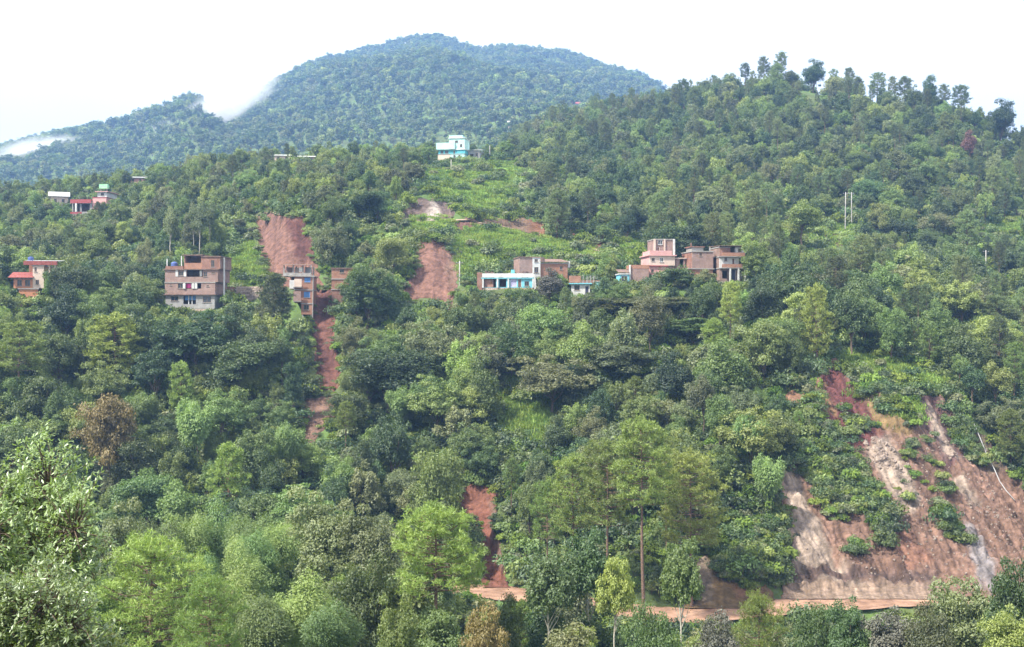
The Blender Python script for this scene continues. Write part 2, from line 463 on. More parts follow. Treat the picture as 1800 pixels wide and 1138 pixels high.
GU = np.arange(-900, 2701, 10.0)
GY = np.concatenate([np.arange(-100, 150, 4.0), np.arange(150, 345, 1.0), np.arange(345, 700, 3.0), np.arange(700, 4401, 18.0)])


def build_height():
    cu = sorted(COLS)
    prof = []
    for u in cu:
        ry = float(road_y(u))
        t_ = min(1, max(0, (u - 700) / 350)); pts = [(p[0] * (1 - t_) + q_[0] * t_, p[1] * (1 - t_) + q_[1] * t_) for p, q_ in zip(NEAR_L, NEAR_R)] + [(ry - 11, -38.8 * (1 - t_) - 43.5 * t_), (ry - 4.6, ROAD_Z - 0.15), (ry, ROAD_Z - 0.15), (ry + 4.6, ROAD_Z - 0.15)]
        for (Y, e) in COLS[u]:
            z = e[1] if isinstance(e, tuple) else (CY - e) / F * Y
            if Y > 800:                      # the mountain stands well back
                Yn = 800 + (Y - 800) * 2.2; z = z * Yn / Y; Y = Yn
            if Y > ry + 5.5:
                pts.append((Y, z))
        ys, zs = zip(*pts)
        prof.append(np.interp(GY, ys, zs))
    prof = np.array(prof)                       # columns x Y
    Z = np.empty((len(GU), len(GY)))
    for j in range(len(GY)):
        Z[:, j] = np.interp(GU, cu, prof[:, j])
    # round off the kinks, except in the road strip
    Zs = Z.copy()
    for _ in range(3):
        Zs[1:-1] = 0.25 * Zs[:-2] + 0.5 * Zs[1:-1] + 0.25 * Zs[2:]
    for _ in range(2):
        Zs[:, 1:-1] = 0.25 * Zs[:, :-2] + 0.5 * Zs[:, 1:-1] + 0.25 * Zs[:, 2:]
    U2, Y2 = np.meshgrid(GU, GY, indexing='ij')
    ry = road_y(U2)
    onroad = np.exp(-((Y2 - ry) / 7.0) ** 4)
    zroad = np.where(np.abs(Y2 - ry) < 4.7, ROAD_Z - 0.15, Zs)
    Z = Zs * (1 - onroad) + zroad * onroad
    X2 = (U2 - CX) / F * np.maximum(Y2, 60)
    # unevenness: gullies on the main slope, spurs on the mountain
    a1 = sstep(190, 215, Y2) * (1 - sstep(650, 800, Y2)) * (1 - 0.75 * np.exp(-((Y2 - 284) / 10) ** 2))
    Z += a1 * (1.1 * fbm(X2 / 26, Y2 / 26, 3, 3) + 0.5 * fbm(X2 / 7, Y2 / 7, 2, 9))
    a2 = sstep(950, 1500, Y2) * (1 - sstep(2200, 2560, Y2) * 0.8)
    Z += a2 * 60 * fbm(X2 / 340 + 0.35 * Y2 / 340, Y2 / 1100, 4, 21) + sstep(700, 900, Y2) * 7 * fbm(X2 / 60, Y2 / 60, 2, 5)
    return Z


ZG = build_height()

# terraced fields: step the height
TERR = []
def terrace(u0, u1, Y0, Y1, step):
    U2, Y2 = np.meshgrid(GU, GY, indexing='ij')
    m = sstep(u0 - 15, u0 + 15, U2) * (1 - sstep(u1 - 15, u1 + 15, U2)) * sstep(Y0 - 8, Y0 + 4, Y2) * (1 - sstep(Y1 - 4, Y1 + 8, Y2))
    zz = ZG + 0.8 * fbm(U2 / 60, Y2 / 40, 2, 77)
    fr = zz / step - np.floor(zz / step)
    zq = np.floor(zz / step) * step + step * sstep(0.72, 0.98, fr)
    ZG[:] = ZG * (1 - 0.45 * m) + zq * 0.45 * m
    TERR.append((u0, u1, Y0, Y1, step))


terrace(745, 915, 350, 492, 3.4)
terrace(1680, 1900, 370, 440, 3.2)
terrace(600, 720, 395, 450, 3.0)


def H(x, y):
    x = np.asarray(x, float); y = np.asarray(y, float)
    u = CX + F * x / np.maximum(y, 60)
    i = np.clip((u - GU[0]) / 10.0, 0, len(GU) - 1.001); i0 = i.astype(int); fi = i - i0
    j = np.clip(np.interp(y, GY, np.arange(len(GY))), 0, len(GY) - 1.001); j0 = j.astype(int); fj = j - j0
    return (ZG[i0, j0] * (1 - fi) + ZG[i0 + 1, j0] * fi) * (1 - fj) + (ZG[i0, j0 + 1] * (1 - fi) + ZG[i0 + 1, j0 + 1] * fi) * fj


def HU(u, y):
    return H((np.asarray(u, float) - CX) / F * np.maximum(y, 60), y)


def ground_at(u, v, ymin=162):
    ys = np.arange(ymin, 2000, 0.5)
    vv = CY - F * HU(np.full(ys.shape, u), ys) / ys
    k = np.argmax(vv <= v)
    return float(ys[k]) if vv[k] <= v else float(ys[-1])


# ------------------------------------------------------------------ soil: landslide scars (outlines in photo pixels on the slope)
RED = (0.32, 0.145, 0.115); PINK = (0.37, 0.20, 0.16); PALE = (0.60, 0.48, 0.41); DRK = (0.20, 0.085, 0.075); BRN = (0.38, 0.235, 0.185); YEL = (0.36, 0.25, 0.13); GRY = (0.42, 0.38, 0.40); WHT = (0.82, 0.72, 0.66)
SCARS = [
    # name, outline, base colour, depth of the hollow, colour patches [(outline, colour)]
    ("landslide_scar", "steep red soil scar above the narrow brick house", [(444, 382), (470, 377), (540, 383), (548, 440), (556, 470), (575, 512), (548, 516), (500, 505), (474, 490), (462, 455), (450, 410)], PINK, 2.0,
     [([(505, 390), (545, 385), (550, 450), (530, 470), (515, 430)], DRK), ([(452, 385), (480, 385), (480, 480), (462, 450)], PINK)]),
    ("landslide_scar", "narrow dark red gully running down beside the narrow brick house", [(548, 510), (586, 510), (586, 545), (590, 590), (590, 625), (600, 650), (596, 675), (582, 700), (566, 690), (556, 664), (550, 620), (547, 575)], RED, 1.5,
     [([(560, 512), (584, 512), (582, 560), (565, 560)], DRK), ([(556, 600), (590, 620), (590, 668), (562, 660)], DRK)]),
    ("landslide_scar", "tail of reddish debris below the dark gully", [(530, 698), (556, 694), (590, 696), (586, 732), (568, 750), (552, 782), (530, 775), (536, 738), (526, 715)], BRN, 0.5, []),
    ("landslide_scar", "red soil slide fanning out above the village road", [(722, 424), (778, 422), (784, 440), (804, 452), (806, 490), (795, 542), (770, 530), (708, 528), (716, 500), (734, 470), (728, 450)], PINK, 1.6,
     [([(780, 445), (806, 450), (806, 500), (790, 500)], BRN), ([(715, 425), (735, 425), (735, 470), (725, 450)], YEL)]),
    ("landslide_scar", "grey brown scar with a pale streak below the terraces", [(695, 388), (712, 362), (740, 347), (780, 346), (800, 360), (795, 386), (760, 392), (720, 392)], (0.30, 0.22, 0.20), 1.5,
     [([(756, 350), (772, 350), (775, 390), (752, 390)], WHT)]),
    ("landslide_scar", "small pale pink slip at the end of the hillside track", [(796, 395), (815, 390), (845, 392), (852, 415), (838, 424), (796, 416)], PINK, 1.0, []),
    ("landslide_scar", "long brown cut bank above the hillside track", [(815, 390), (830, 378), (870, 378), (930, 384), (958, 390), (958, 420), (940, 414), (880, 398)], (0.33, 0.22, 0.15), 1.2,
     [([(930, 384), (960, 390), (960, 416), (935, 412)], (0.34, 0.17, 0.10))]),
    ("landslide_scar", "thin red gash above the hillside track", [(1001, 400), (1010, 396), (1016, 428), (1006, 430)], RED, 0.8, []),
    ("landslide_scar", "low red cut bank by the trees at the track's end", [(1026, 430), (1060, 430), (1072, 446), (1060, 448), (1030, 442)], (0.36, 0.17, 0.12), 0.8, []),
    ("landslide_scar", "scooped red scar above the valley road with debris at its foot", [(800, 872), (812, 858), (850, 854), (874, 866), (876, 900), (868, 925), (880, 955), (888, 990), (886, 1012), (910, 1062), (836, 1062), (850, 1010), (842, 960), (845, 925), (822, 915), (804, 900)], (0.34, 0.14, 0.10), 2.2,
     [([(805, 860), (876, 860), (876, 905), (805, 905)], (0.37, 0.165, 0.12)), ([(862, 890), (885, 890), (892, 1010), (872, 990)], (0.34, 0.22, 0.18))]),
    ("landslide_scar", "small bare red patch among the trees on the spur", [(1375, 690), (1400, 690), (1425, 704), (1400, 710), (1376, 706)], (0.42, 0.24, 0.16), 0.4, []),
    ("landslide_scar", "dark hollow slip above the right-hand thicket", [(1440, 412), (1470, 408), (1490, 420), (1478, 432), (1445, 432)], (0.20, 0.10, 0.08), 1.6, []),
    ("landslide_scar", "broad bare landslide of pale and red rubble above the road", [(1366, 835), (1385, 826), (1420, 800), (1428, 745), (1440, 690), (1452, 656), (1470, 655), (1500, 690), (1545, 700), (1580, 730), (1612, 720), (1620, 700), (1645, 702), (1668, 735), (1720, 770), (1770, 830), (1815, 880), (1900, 950), (1900, 1075), (1378, 1075), (1386, 1000), (1392, 960), (1380, 900)], BRN, 1.2,
     [([(1362, 840), (1400, 840), (1420, 900), (1470, 1000), (1540, 1046), (1380, 1046), (1392, 960), (1378, 880)], PALE),
      ([(1436, 690), (1456, 650), (1476, 655), (1500, 700), (1540, 740), (1560, 790), (1530, 800), (1480, 800), (1460, 760), (1440, 730)], (0.22, 0.085, 0.085)),
      ([(1425, 700), (1450, 690), (1465, 745), (1430, 745)], (0.30, 0.20, 0.11)),
      ([(1520, 720), (1600, 730), (1600, 775), (1545, 770)], YEL),
      ([(1520, 800), (1560, 780), (1590, 830), (1620, 900), (1600, 920), (1560, 880)], PALE),
      ([(1500, 900), (1540, 860), (1600, 950), (1640, 1000), (1600, 1010), (1540, 960)], (0.44, 0.24, 0.18)),
      ([(1608, 705), (1645, 700), (1680, 800), (1700, 820), (1670, 830), (1625, 760)], (0.17, 0.09, 0.10)),
      ([(1622, 722), (1638, 722), (1665, 790), (1690, 825), (1668, 815), (1640, 775)], PALE),
      ([(1676, 850), (1690, 850), (1720, 900), (1700, 900)], PALE),
      ([(1660, 740), (1720, 765), (1780, 840), (1740, 840), (1690, 800)], (0.17, 0.14, 0.10)),
      ([(1690, 935), (1712, 930), (1745, 1000), (1750, 1046), (1715, 1030)], GRY),
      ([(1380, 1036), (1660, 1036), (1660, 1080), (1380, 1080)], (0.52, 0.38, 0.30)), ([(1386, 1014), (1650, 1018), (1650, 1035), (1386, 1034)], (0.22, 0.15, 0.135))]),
    ("landslide_scar", "brown road bank at the foot of the pine spur", [(1214, 985), (1250, 978), (1262, 1010), (1300, 1030), (1345, 1034), (1368, 1056), (1300, 1080), (1205, 1090), (1212, 1030)], (0.30, 0.20, 0.11), 0.6,
     [([(1215, 975), (1255, 980), (1250, 1060), (1222, 1062)], (0.42, 0.33, 0.27)), ([(1290, 1030), (1345, 1030), (1340, 1055), (1295, 1055)], (0.34, 0.18, 0.12))]),
]


def scar_carve():
    U2, Y2 = np.meshgrid(GU, GY, indexing='ij')
    V2 = CY - F * ZG / np.maximum(Y2, 1)
    out = np.zeros_like(ZG)
    for (_, _, poly, _, depth, _) in SCARS:
        p = np.array(poly)
        sel = (U2 > p[:, 0].min() - 20) & (U2 < p[:, 0].max() + 20) & (V2 > p[:, 1].min() - 20) & (V2 < p[:, 1].max() + 20) & (Y2 > 165) & (Y2 < 420)
        if not sel.any(): continue
        d = inpoly(poly, U2[sel], V2[sel])
        out[sel] = np.maximum(out[sel], 1.3 * depth * sstep(-2, 9, d))
    return out


ry_all = road_y(np.meshgrid(GU, GY, indexing='ij')[0])
ZG -= scar_carve() * sstep(4.8, 9, np.meshgrid(GU, GY, indexing='ij')[1] - ry_all)

CLEAR = [   # grassy ground without trees (photo pixels)
    [(748, 288), (800, 283), (905, 282), (925, 300), (912, 335), (890, 350), (884, 380), (815, 380), (795, 352), (765, 346), (745, 320)],
    [(800, 420), (850, 405), (960, 425), (1040, 440), (1050, 480), (1010, 470), (1000, 448), (912, 446), (850, 474), (812, 480), (806, 450)],
    [(1085, 425), (1138, 432), (1138, 455), (1080, 450)],
    [(1400, 628), (1500, 620), (1640, 655), (1690, 690), (1640, 690), (1480, 650)],
    [(1390, 425), (1480, 395), (1510, 400), (1500, 415), (1440, 440)],
    [(1715, 396), (1800, 392), (1800, 408), (1720, 412)],
    [(720, 392), (795, 392), (795, 420), (725, 420)],
    [(1500, 690), (1580, 698), (1600, 730), (1560, 735), (1515, 715)],
    [(905, 660), (960, 700), (960, 790), (890, 770), (880, 700)],
    [(392, 448), (440, 430), (462, 486), (440, 500), (395, 500)],
]

# the ground mesh
def build_terrain():
    U2, Y2 = np.meshgrid(GU, GY, indexing='ij')
    X2 = (U2 - CX) / F * np.maximum(Y2, 60) * np.where(Y2 < 60, 1.6, 1.0)
    Zt = ZG.copy()
    V = np.stack([X2, Y2, Zt], -1).reshape(-1, 3)
    nu, ny = ZG.shape
    i = np.arange(nu - 1)[:, None] * ny; j = np.arange(ny - 1)[None, :]
    q = np.stack([i + j, i + ny + j, i + ny + j + 1, i + j + 1], -1).reshape(-1, 4)
    V2 = CY - F * ZG / np.maximum(Y2, 1)
    base = np.array([0.075, 0.095, 0.040]); grass = np.array([0.22, 0.35, 0.095]); dry = np.array([0.16, 0.15, 0.07])
    nz = sstep(-0.3, 0.5, fbm(X2 / 14, Y2 / 14, 3, 31))
    col = base[None, None] * (1 - nz[..., None]) + np.array([0.085, 0.135, 0.045]) * nz[..., None]
    for poly in CLEAR:
        p = np.array(poly)
        sel = (U2 > p[:, 0].min() - 20) & (U2 < p[:, 0].max() + 20) & (V2 > p[:, 1].min() - 20) & (V2 < p[:, 1].max() + 20) & (Y2 > 165) & (Y2 < 530)
        d = inpoly(poly, U2[sel], V2[sel])
        m = sstep(-10, 10, d)[:, None]
        col[sel] = col[sel] * (1 - m) + (grass * (1 - 0.5 * nz[sel][:, None]) + 0.5 * dry * nz[sel][:, None] * 0.8) * m
    c4 = np.ones((nu * ny, 4)); c4[:, :3] = col.reshape(-1, 3)
    mat = rough_mat("ground_cover", (0.62, 0.62, 0.6), (1.3, 1.35, 1.1), scale=0.35, bump=0.7, bscale=0.9, attr="soil")
    me = mesh_np("hillside", V, q, mats=[mat], smooth=True, attrs={"soil": ('POINT', 'FLOAT_COLOR', c4)})
    tag(obj("terrain", me), "green hillside, valley and mountain ground", kind="structure")


build_terrain()

SOIL = rough_mat("bare_soil", (0.20, 0.195, 0.19), (0.50, 0.49, 0.48), scale=0.9, bump=0.8, bscale=2.2, attr="soil", detail=8)
scar_objs = []
scar_geo = []


def build_scar(name, label, poly, base, depth, patches, k):
    p = np.array(poly, float)
    ys = [ground_at(u, v) for u, v in poly]
    y0, y1 = max(min(ys) - 3, float(road_y(p[:, 0]).min()) + 4.1), max(ys) + 3
    du = 2.0 if len(poly) < 17 else 1.6
    us = np.arange(p[:, 0].min() - 8, p[:, 0].max() + 8, du)
    st = 0.2
    yy = np.arange(y0, y1, st)
    U2, Y2 = np.meshgrid(us, yy, indexing='ij')
    X2 = (U2 - CX) / F * Y2
    Z = H(X2, Y2)
    V2 = CY - F * Z / Y2
    wob = 3 + (14 if k == 12 else 8) * fbm(U2 / 26, V2 / 26, 3, 40 + k) + 6 * fbm(U2 / 7, V2 / 7, 2, 60 + k)
    d = inpoly(poly, U2, V2) + wob
    # runnels down the fall line and clods
    sl = 0.45 if k == 12 else 0.0
    run = fbm((X2 + sl * (Y2 - 170)) / 1.6, Y2 / 22, 3, 70 + k)
    clod = fbm(X2 / 0.9, Y2 / 0.9, 2, 80 + k)
    rel = (0.5 if k == 12 else 0.12)
    if k == 12:
        run = run + 0.9 * fbm((X2 + sl * (Y2 - 170)) / 5.5, Y2 / 40, 2, 71)
    gul = 1 - 2 * np.abs(fbm((X2 + sl * (Y2 - 170)) / 4.2, Y2 / 30, 3, 74 + k))      # sharp-crested ribs between runnels
    led = np.abs(fbm(X2 / 5, Y2 / 2.2, 3, 78 + k))                                    # ledges across the slope
    rough = rel * (0.6 + run) + (0.42 if k == 12 else 0.25) * clod + (0.7 if k == 12 else 0.22) * (gul + 0.4) * 0.6 + (1.0 if k == 12 else 0.35) * led + (0.5 if k == 12 else 0.3) * fbm(X2 / 0.55, Y2 / 0.55, 2, 83 + k) * 0.5
    lump = np.abs(fbm(X2 / 2.4, Y2 / 2.0, 3, 85 + k))
    rough = rough + (1.3 if k == 12 else 0.4) * (0.35 - lump)
    if k != 12: rough = rough * 0.6 - 0.1
    taper = sstep(4.0, 9.0, Y2 - road_y(U2))
    Z = Z + 0.2 + np.maximum(rough, -0.1) * taper - 1.2 * (1 - sstep(-3, 5, d))
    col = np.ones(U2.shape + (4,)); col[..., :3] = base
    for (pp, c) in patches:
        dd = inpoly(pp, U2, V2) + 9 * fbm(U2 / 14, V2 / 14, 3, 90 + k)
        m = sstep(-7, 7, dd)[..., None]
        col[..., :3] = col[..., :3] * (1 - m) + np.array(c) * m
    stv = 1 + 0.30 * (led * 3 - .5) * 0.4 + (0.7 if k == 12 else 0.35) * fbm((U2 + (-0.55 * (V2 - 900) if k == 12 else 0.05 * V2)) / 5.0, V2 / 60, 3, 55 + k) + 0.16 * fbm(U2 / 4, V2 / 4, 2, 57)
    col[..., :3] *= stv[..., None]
    nu, ny = U2.shape
    keep = d > -3
    i = np.arange(nu - 1)[:, None] * ny; j = np.arange(ny - 1)[None, :]
    q = np.stack([i + j, i + ny + j, i + ny + j + 1, i + j + 1], -1).reshape(-1, 4)
    kf = keep.reshape(-1)[q].all(1)
    q = q[kf]
    used = np.unique(q); remap = np.full(nu * ny, -1); remap[used] = np.arange(len(used))
    Vv = np.stack([X2, Y2, Z], -1).reshape(-1, 3)[used]
    me = mesh_np(name, Vv, remap[q], mats=[SOIL], smooth=True, attrs={"soil": ('POINT', 'FLOAT_COLOR', np.clip(col.reshape(-1, 4)[used], 0, 1))})
    o = tag(obj(name, me), label, kind="structure")
    scar_objs.append(o); scar_geo.append((Vv, remap[q]))
    return o


for k, (nm, lb, poly, base, dep, pat) in enumerate(SCARS):
    build_scar(nm, lb, poly, base, dep, pat, k)


# ------------------------------------------------------------------ roads and track
def strip(name, label, us, yc, width, zoff, mat, zfun=None):
    us = np.asarray(us, float); yc = np.asarray(yc, float)
    x = (us - CX) / F * yc
    c = np.stack([x, yc], -1)
    t = np.gradient(c, axis=0); t /= np.linalg.norm(t, axis=1)[:, None]
    nrm = np.stack([-t[:, 1], t[:, 0]], -1)
    offs = np.linspace(-0.5, 0.5, 7) * width
    wv = np.stack([1 + .22 * fbm(us / 31, us * 0 + k_, 3, 9) for k_ in (0.3, 5.3)], -1)      # uneven edges
    pts = c[:, None, :] + nrm[:, None, :] * (offs[None, :] * np.where(offs[None, :] < 0, wv[:, :1], wv[:, 1:]))[:, :, None]
    zz = zfun(pts) if zfun else H(pts[..., 0], pts[..., 1]) + zoff
    if zfun is None:
        zz = np.broadcast_to(zz.mean(1)[:, None], zz.shape) * 0.7 + zz * 0.3 + 0.1
    V = np.concatenate([pts, zz[..., None]], -1).reshape(-1, 3)
    n, m = len(us), 7
    i = np.arange(n - 1)[:, None] * m; j = np.arange(m - 1)[None, :]
    q = np.stack([i + j, i + m + j, i + m + j + 1, i + j + 1], -1).reshape(-1, 4)
    return tag(obj(name, mesh_np(name, V, q, mats=[mat], smooth=True)), label, kind="structure")


ROADM = rough_mat("road_mud", (0.15, 0.085, 0.06), (0.38, 0.235, 0.165), scale=0.4, bump=0.4, bscale=1.2)
us = np.arange(-400, 2300, 12.0)
strip("road", "orange mud road along the valley", us, road_y(us), 8.6, 0, ROADM,
      zfun=lambda p: np.maximum(ROAD_Z - 0.05 + 0.14 * fbm(p[..., 0] / 3.5, p[..., 1] / 1.0, 3, 5), ROAD_Z - 0.12))
TRACKM = rough_mat("track_dust", (0.22, 0.16, 0.11), (0.38, 0.30, 0.23), scale=0.5, bump=0.3)
ut = np.linspace(790, 1075, 40)
vt = np.interp(ut, [790, 815, 880, 950, 1010, 1075], [392, 390, 400, 418, 432, 450])
strip("track", "pale dirt track crossing the green slope", ut, [ground_at(a, b) for a, b in zip(ut, vt)], 1.7, 0.35, TRACKM)
uv_ = np.linspace(375, 730, 50)
strip("village_road", "dusty village road behind the brick houses", uv_, 291 + 0 * uv_, 4.0, 0.15, TRACKM)
ub = np.linspace(452, 640, 30)
strip("footpath", "thin pale path along the top of the red scar", ub, [ground_at(a, 378 + (a - 452) * 0.11) + 2 for a in ub], 1.1, 0.35, TRACKM)


# ------------------------------------------------------------------ houses (sizes read off the photograph at each house's distance)
def wall_cells(mb, x0, x1, z0, z1, y0, y1, ops):
    xs = sorted({x0, x1, *[min(max(a, x0), x1) for o in ops for a in (o[0], o[2])]})
    zs = sorted({z0, z1, *[min(max(a, z0), z1) for o in ops for a in (o[1], o[3])]})
    for a, b in zip(xs[:-1], xs[1:]):
        for c, d in zip(zs[:-1], zs[1:]):
            if b - a < 1e-4 or d - c < 1e-4: continue
            mx, mz = (a + b) / 2, (c + d) / 2
            if any(o[0] < mx < o[2] and o[1] < mz < o[3] for o in ops): continue
            mb.box(a, y0, c, b, y1, d)


class House:
    def __init__(s, name, label, uc, vb, Y, depth=8.0, rot=0.0, cat="house", found=4.0, fmat='stone', fu=None, group=None, tilt=0.0):
        s.s = Y / F; s.uc = uc; s.vb = vb; s.Y = Y; s.dep = depth
        s.root = obj(name, None, None, P(uc, vb, Y), (0, tilt, rot))
        tag(s.root, label, cat, group)
        if fu:
            m = MB(); m.box(s.X(fu[0]), 0.05, -found, s.X(fu[1]), depth - 0.1, 0.0)
            m.build("foundation", M[fmat], s.root)
    def X(s, u): return (u - s.uc) * s.s
    def Zv(s, v): return (s.vb - v) * s.s
    def part(s, name, mb, mat, parent=None):
        return mb.build(name, M[mat] if isinstance(mat, str) else mat, parent or s.root)
    def storey(s, vt, vb, u0, u1, mat, ops=(), y0=0.0, side=None, slab='concrete', over=0.25, front=True, dep=None, inner=True):
        """ops: (kind,u0,v0,u1,v1[,mat]) in photo pixels"""
        D = (dep or s.dep)
        x0, x1, z0, z1 = s.X(u0), s.X(u1), s.Zv(vb), s.Zv(vt)
        st = 0.22
        rects = [(s.X(o[1]), s.Zv(o[4]), s.X(o[3]), s.Zv(o[2])) for o in ops]
        mb = MB()
        if front:
            wall_cells(mb, x0, x1, z0, z1 - st, y0, y0 + 0.24, rects)
            s.part("front_wall", mb, mat)
        sd = side or mat
        m2 = MB(); m2.box(x0, y0 + 0.24, z0, x0 + 0.24, D, z1 - st); s.part("side_wall", m2, sd)
        m2 = MB(); m2.box(x1 - 0.24, y0 + 0.24, z0, x1, D, z1 - st); s.part("side_wall", m2, sd)
        m2 = MB(); m2.box(x0 + 0.24, D - 0.24, z0, x1 - 0.24, D, z1 - st); s.part("back_wall", m2, sd)
        if inner:
            m2 = MB(); m2.box(x0 + 0.24, y0 + 3.4, z0, x1 - 0.24, y0 + 3.6, z1 - st); s.part("partition", m2, 'rust_and_shade')  # dark tone on the partition paints in the shade behind the openings
        m2 = MB(); m2.box(x0 - over, y0 - over, z1 - st, x1 + over, D + over * 0.5, z1); s.part("floor_slab", m2, slab)
        for o, r in zip(ops, rects):
            s.opening(o, r, y0)
    def opening(s, o, r, y0):
        kind = o[0]; x0, z0, x1, z1 = r
        if kind == 'loggia': return
        f = 0.09
        if kind in ('window', 'bluewindow', 'palewindow'):
            fm = {'window': 'frame', 'bluewindow': 'blueframe', 'palewindow': 'framew'}[kind]
            m = MB()
            m.box(x0, y0 + 0.02, z0, x0 + f, y0 + 0.14, z1); m.box(x1 - f, y0 + 0.02, z0, x1, y0 + 0.14, z1)
            m.box(x0 + f, y0 + 0.02, z0, x1 - f, y0 + 0.14, z0 + f); m.box(x0 + f, y0 + 0.02, z1 - f, x1 - f, y0 + 0.14, z1)
            xm = (x0 + x1) / 2
            m.box(xm - 0.04, y0 + 0.03, z0 + f, xm + 0.04, y0 + 0.13, z1 - f)
            w = s.part("window", m, fm)
            for a, b in ((x0 + f, xm - 0.04), (xm + 0.04, x1 - f)):
                g = MB(); g.box(a, y0 + 0.09, z0 + f, b, y0 + 0.11, z1 - f)
                s.part("pane", g, o[5] if len(o) > 5 else 'glass', w)
            g = MB(); g.box(x0 - 0.12, y0 - 0.1, z0 - 0.09, x1 + 0.12, y0 - 0.003, z0 - 0.01); s.part("sill", g, 'concrete', w)
        else:
            m = MB(); m.box(x0 + 0.06, y0 + 0.1, z0 + 0.01, x1 - 0.06, y0 + 0.15, z1 - 0.06)
            d = s.part("door", m, o[5] if len(o) > 5 else 'door')
            g = MB(); g.box(x0, y0 + 0.04, z0, x0 + 0.06, y0 + 0.16, z1); g.box(x1 - 0.06, y0 + 0.04, z0, x1, y0 + 0.16, z1)
            g.box(x0 + 0.06, y0 + 0.04, z1 - 0.06, x1 - 0.06, y0 + 0.16, z1); s.part("door_frame", g, 'framew', d)
    def band(s, name, u0, v0, u1, v1, mat, y0=-0.3, y1=-0.1):
        m = MB(); m.box(s.X(u0), y0, s.Zv(v1), s.X(u1), y1, s.Zv(v0)); return s.part(name, m, mat)
    def parapet(s, u0, v0, u1, v1, mat, y0=0.0, dep=None, th=0.16):
        D = dep or s.dep; m = MB(); x0, x1, z0, z1 = s.X(u0), s.X(u1), s.Zv(v1), s.Zv(v0)
        m.box(x0, y0, z0, x1, y0 + th, z1); m.box(x0, y0 + th, z0, x0 + th, D - th, z1); m.box(x1 - th, y0 + th, z0, x1, D - th, z1); m.box(x0, D - th, z0, x1, D, z1)
        return s.part("parapet", m, mat)
    def post(s, u, v0, v1, mat, y=0.0, r=0.14, name="column"):
        m = MB(); m.box(s.X(u) - r, y - r, s.Zv(v1), s.X(u) + r, y + r, s.Zv(v0)); return s.part(name, m, mat)
    def roof_sheet(s, u0, u1, v_front, v_back, mat, y0=-0.5, y1=None, name="roof", th=0.08):
        y1 = y1 or s.dep + 0.3; x0, x1 = s.X(u0), s.X(u1); za, zb = s.Zv(v_front), s.Zv(v_back)
        m = MB()
        # corrugated sheet: small ribs across the slope
        n = max(6, int((x1 - x0) / 0.35)); xs = np.linspace(x0, x1, n * 2 + 1); rib = np.where(np.arange(n * 2 + 1) % 2, 0.05, 0.0)
        top = np.concatenate([np.stack([xs, np.full_like(xs, y0), za + rib + th], -1), np.stack([xs, np.full_like(xs, y1), zb + rib + th], -1)])
        bot = np.concatenate([np.stack([xs, np.full_like(xs, y0), za + rib], -1), np.stack([xs, np.full_like(xs, y1), zb + rib], -1)])
        k = len(xs); q = []
        for i in range(k - 1):
            q += [(i, i + 1, k + i + 1, k + i), (2 * k + i, 3 * k + i, 3 * k + i + 1, 2 * k + i + 1), (i, 2 * k + i, 2 * k + i + 1, i + 1), (k + i, k + i + 1, 3 * k + i + 1, 3 * k + i)]
        q += [(0, k, 3 * k, 2 * k), (k - 1, 3 * k - 1, 4 * k - 1, 2 * k - 1)]
        m.add(np.vstack([top, bot]), q)
        return s.part(name, m, mat)
    def at(s, u, v, y):   # a world point on the house
        return s.root.matrix_basis @ Vector((s.X(u), y, s.Zv(v)))


def water_tank(loc, mat, label, r=0.6, h=1.3):
    t = obj("water_tank", None, None, loc); tag(t, label, "water tank")
    th = np.linspace(0, 2 * math.pi, 14, endpoint=False)
    prof = [(r * 0.96, 0), (r, 0.08), (r, h * 0.3), (r * 0.96, h * 0.33), (r, h * 0.36), (r, h * 0.62), (r * 0.96, h * 0.65), (r, h * 0.68), (r, h * 0.86), (r * 0.6, h * 0.97), (r * 0.3, h)]
    V = np.array([[(a * math.cos(t_), a * math.sin(t_), z) for t_ in th] for a, z in prof]).reshape(-1, 3)
    i = np.arange(len(prof) - 1)[:, None] * 14; j = np.arange(14)[None, :]; j2 = (j + 1) % 14
    q = np.stack([i + j, i + j2, i + 14 + j2, i + 14 + j], -1).reshape(-1, 4)
    m = MB(); m.add(V, q); m.build("barrel", M[mat], t, smooth=True)
    m = MB(); m.tube([(0, 0, h - 0.02), (0, 0, h + 0.09)], r * 0.34, 10); m.build("lid", M[mat], t)
    return t


def cloth(loc, w, h, mat, label):
    n = 12; xs = np.linspace(0, w, n); zs = np.linspace(0, -h, 6)
    X2, Z2 = np.meshgrid(xs, zs, indexing='ij')
    Y2 = 0.09 * np.sin(X2 * 7 + 1) * (0.3 - Z2 / h) + 0.04 * np.sin(Z2 * 5)
    V = np.stack([X2, Y2, Z2 + 0.06 * np.sin(X2 * 3)], -1).reshape(-1, 3)
    i = np.arange(n - 1)[:, None] * 6; j = np.arange(5)[None, :]
    q = np.stack([i + j, i + 6 + j, i + 6 + j + 1, i + j + 1], -1).reshape(-1, 4)
    V = np.vstack([V, V + (0, 0.02, 0)]); q = np.vstack([q, q[:, ::-1] + n * 6])
    o = obj("hanging_cloth", mesh_np("hanging_cloth", V, q, mats=[M[mat]], smooth=True), None, loc)
    return tag(o, label, "laundry")


PROT = []      # (u0, v0, u1, v1, Y): trees nearer than Y may not stand in front of this

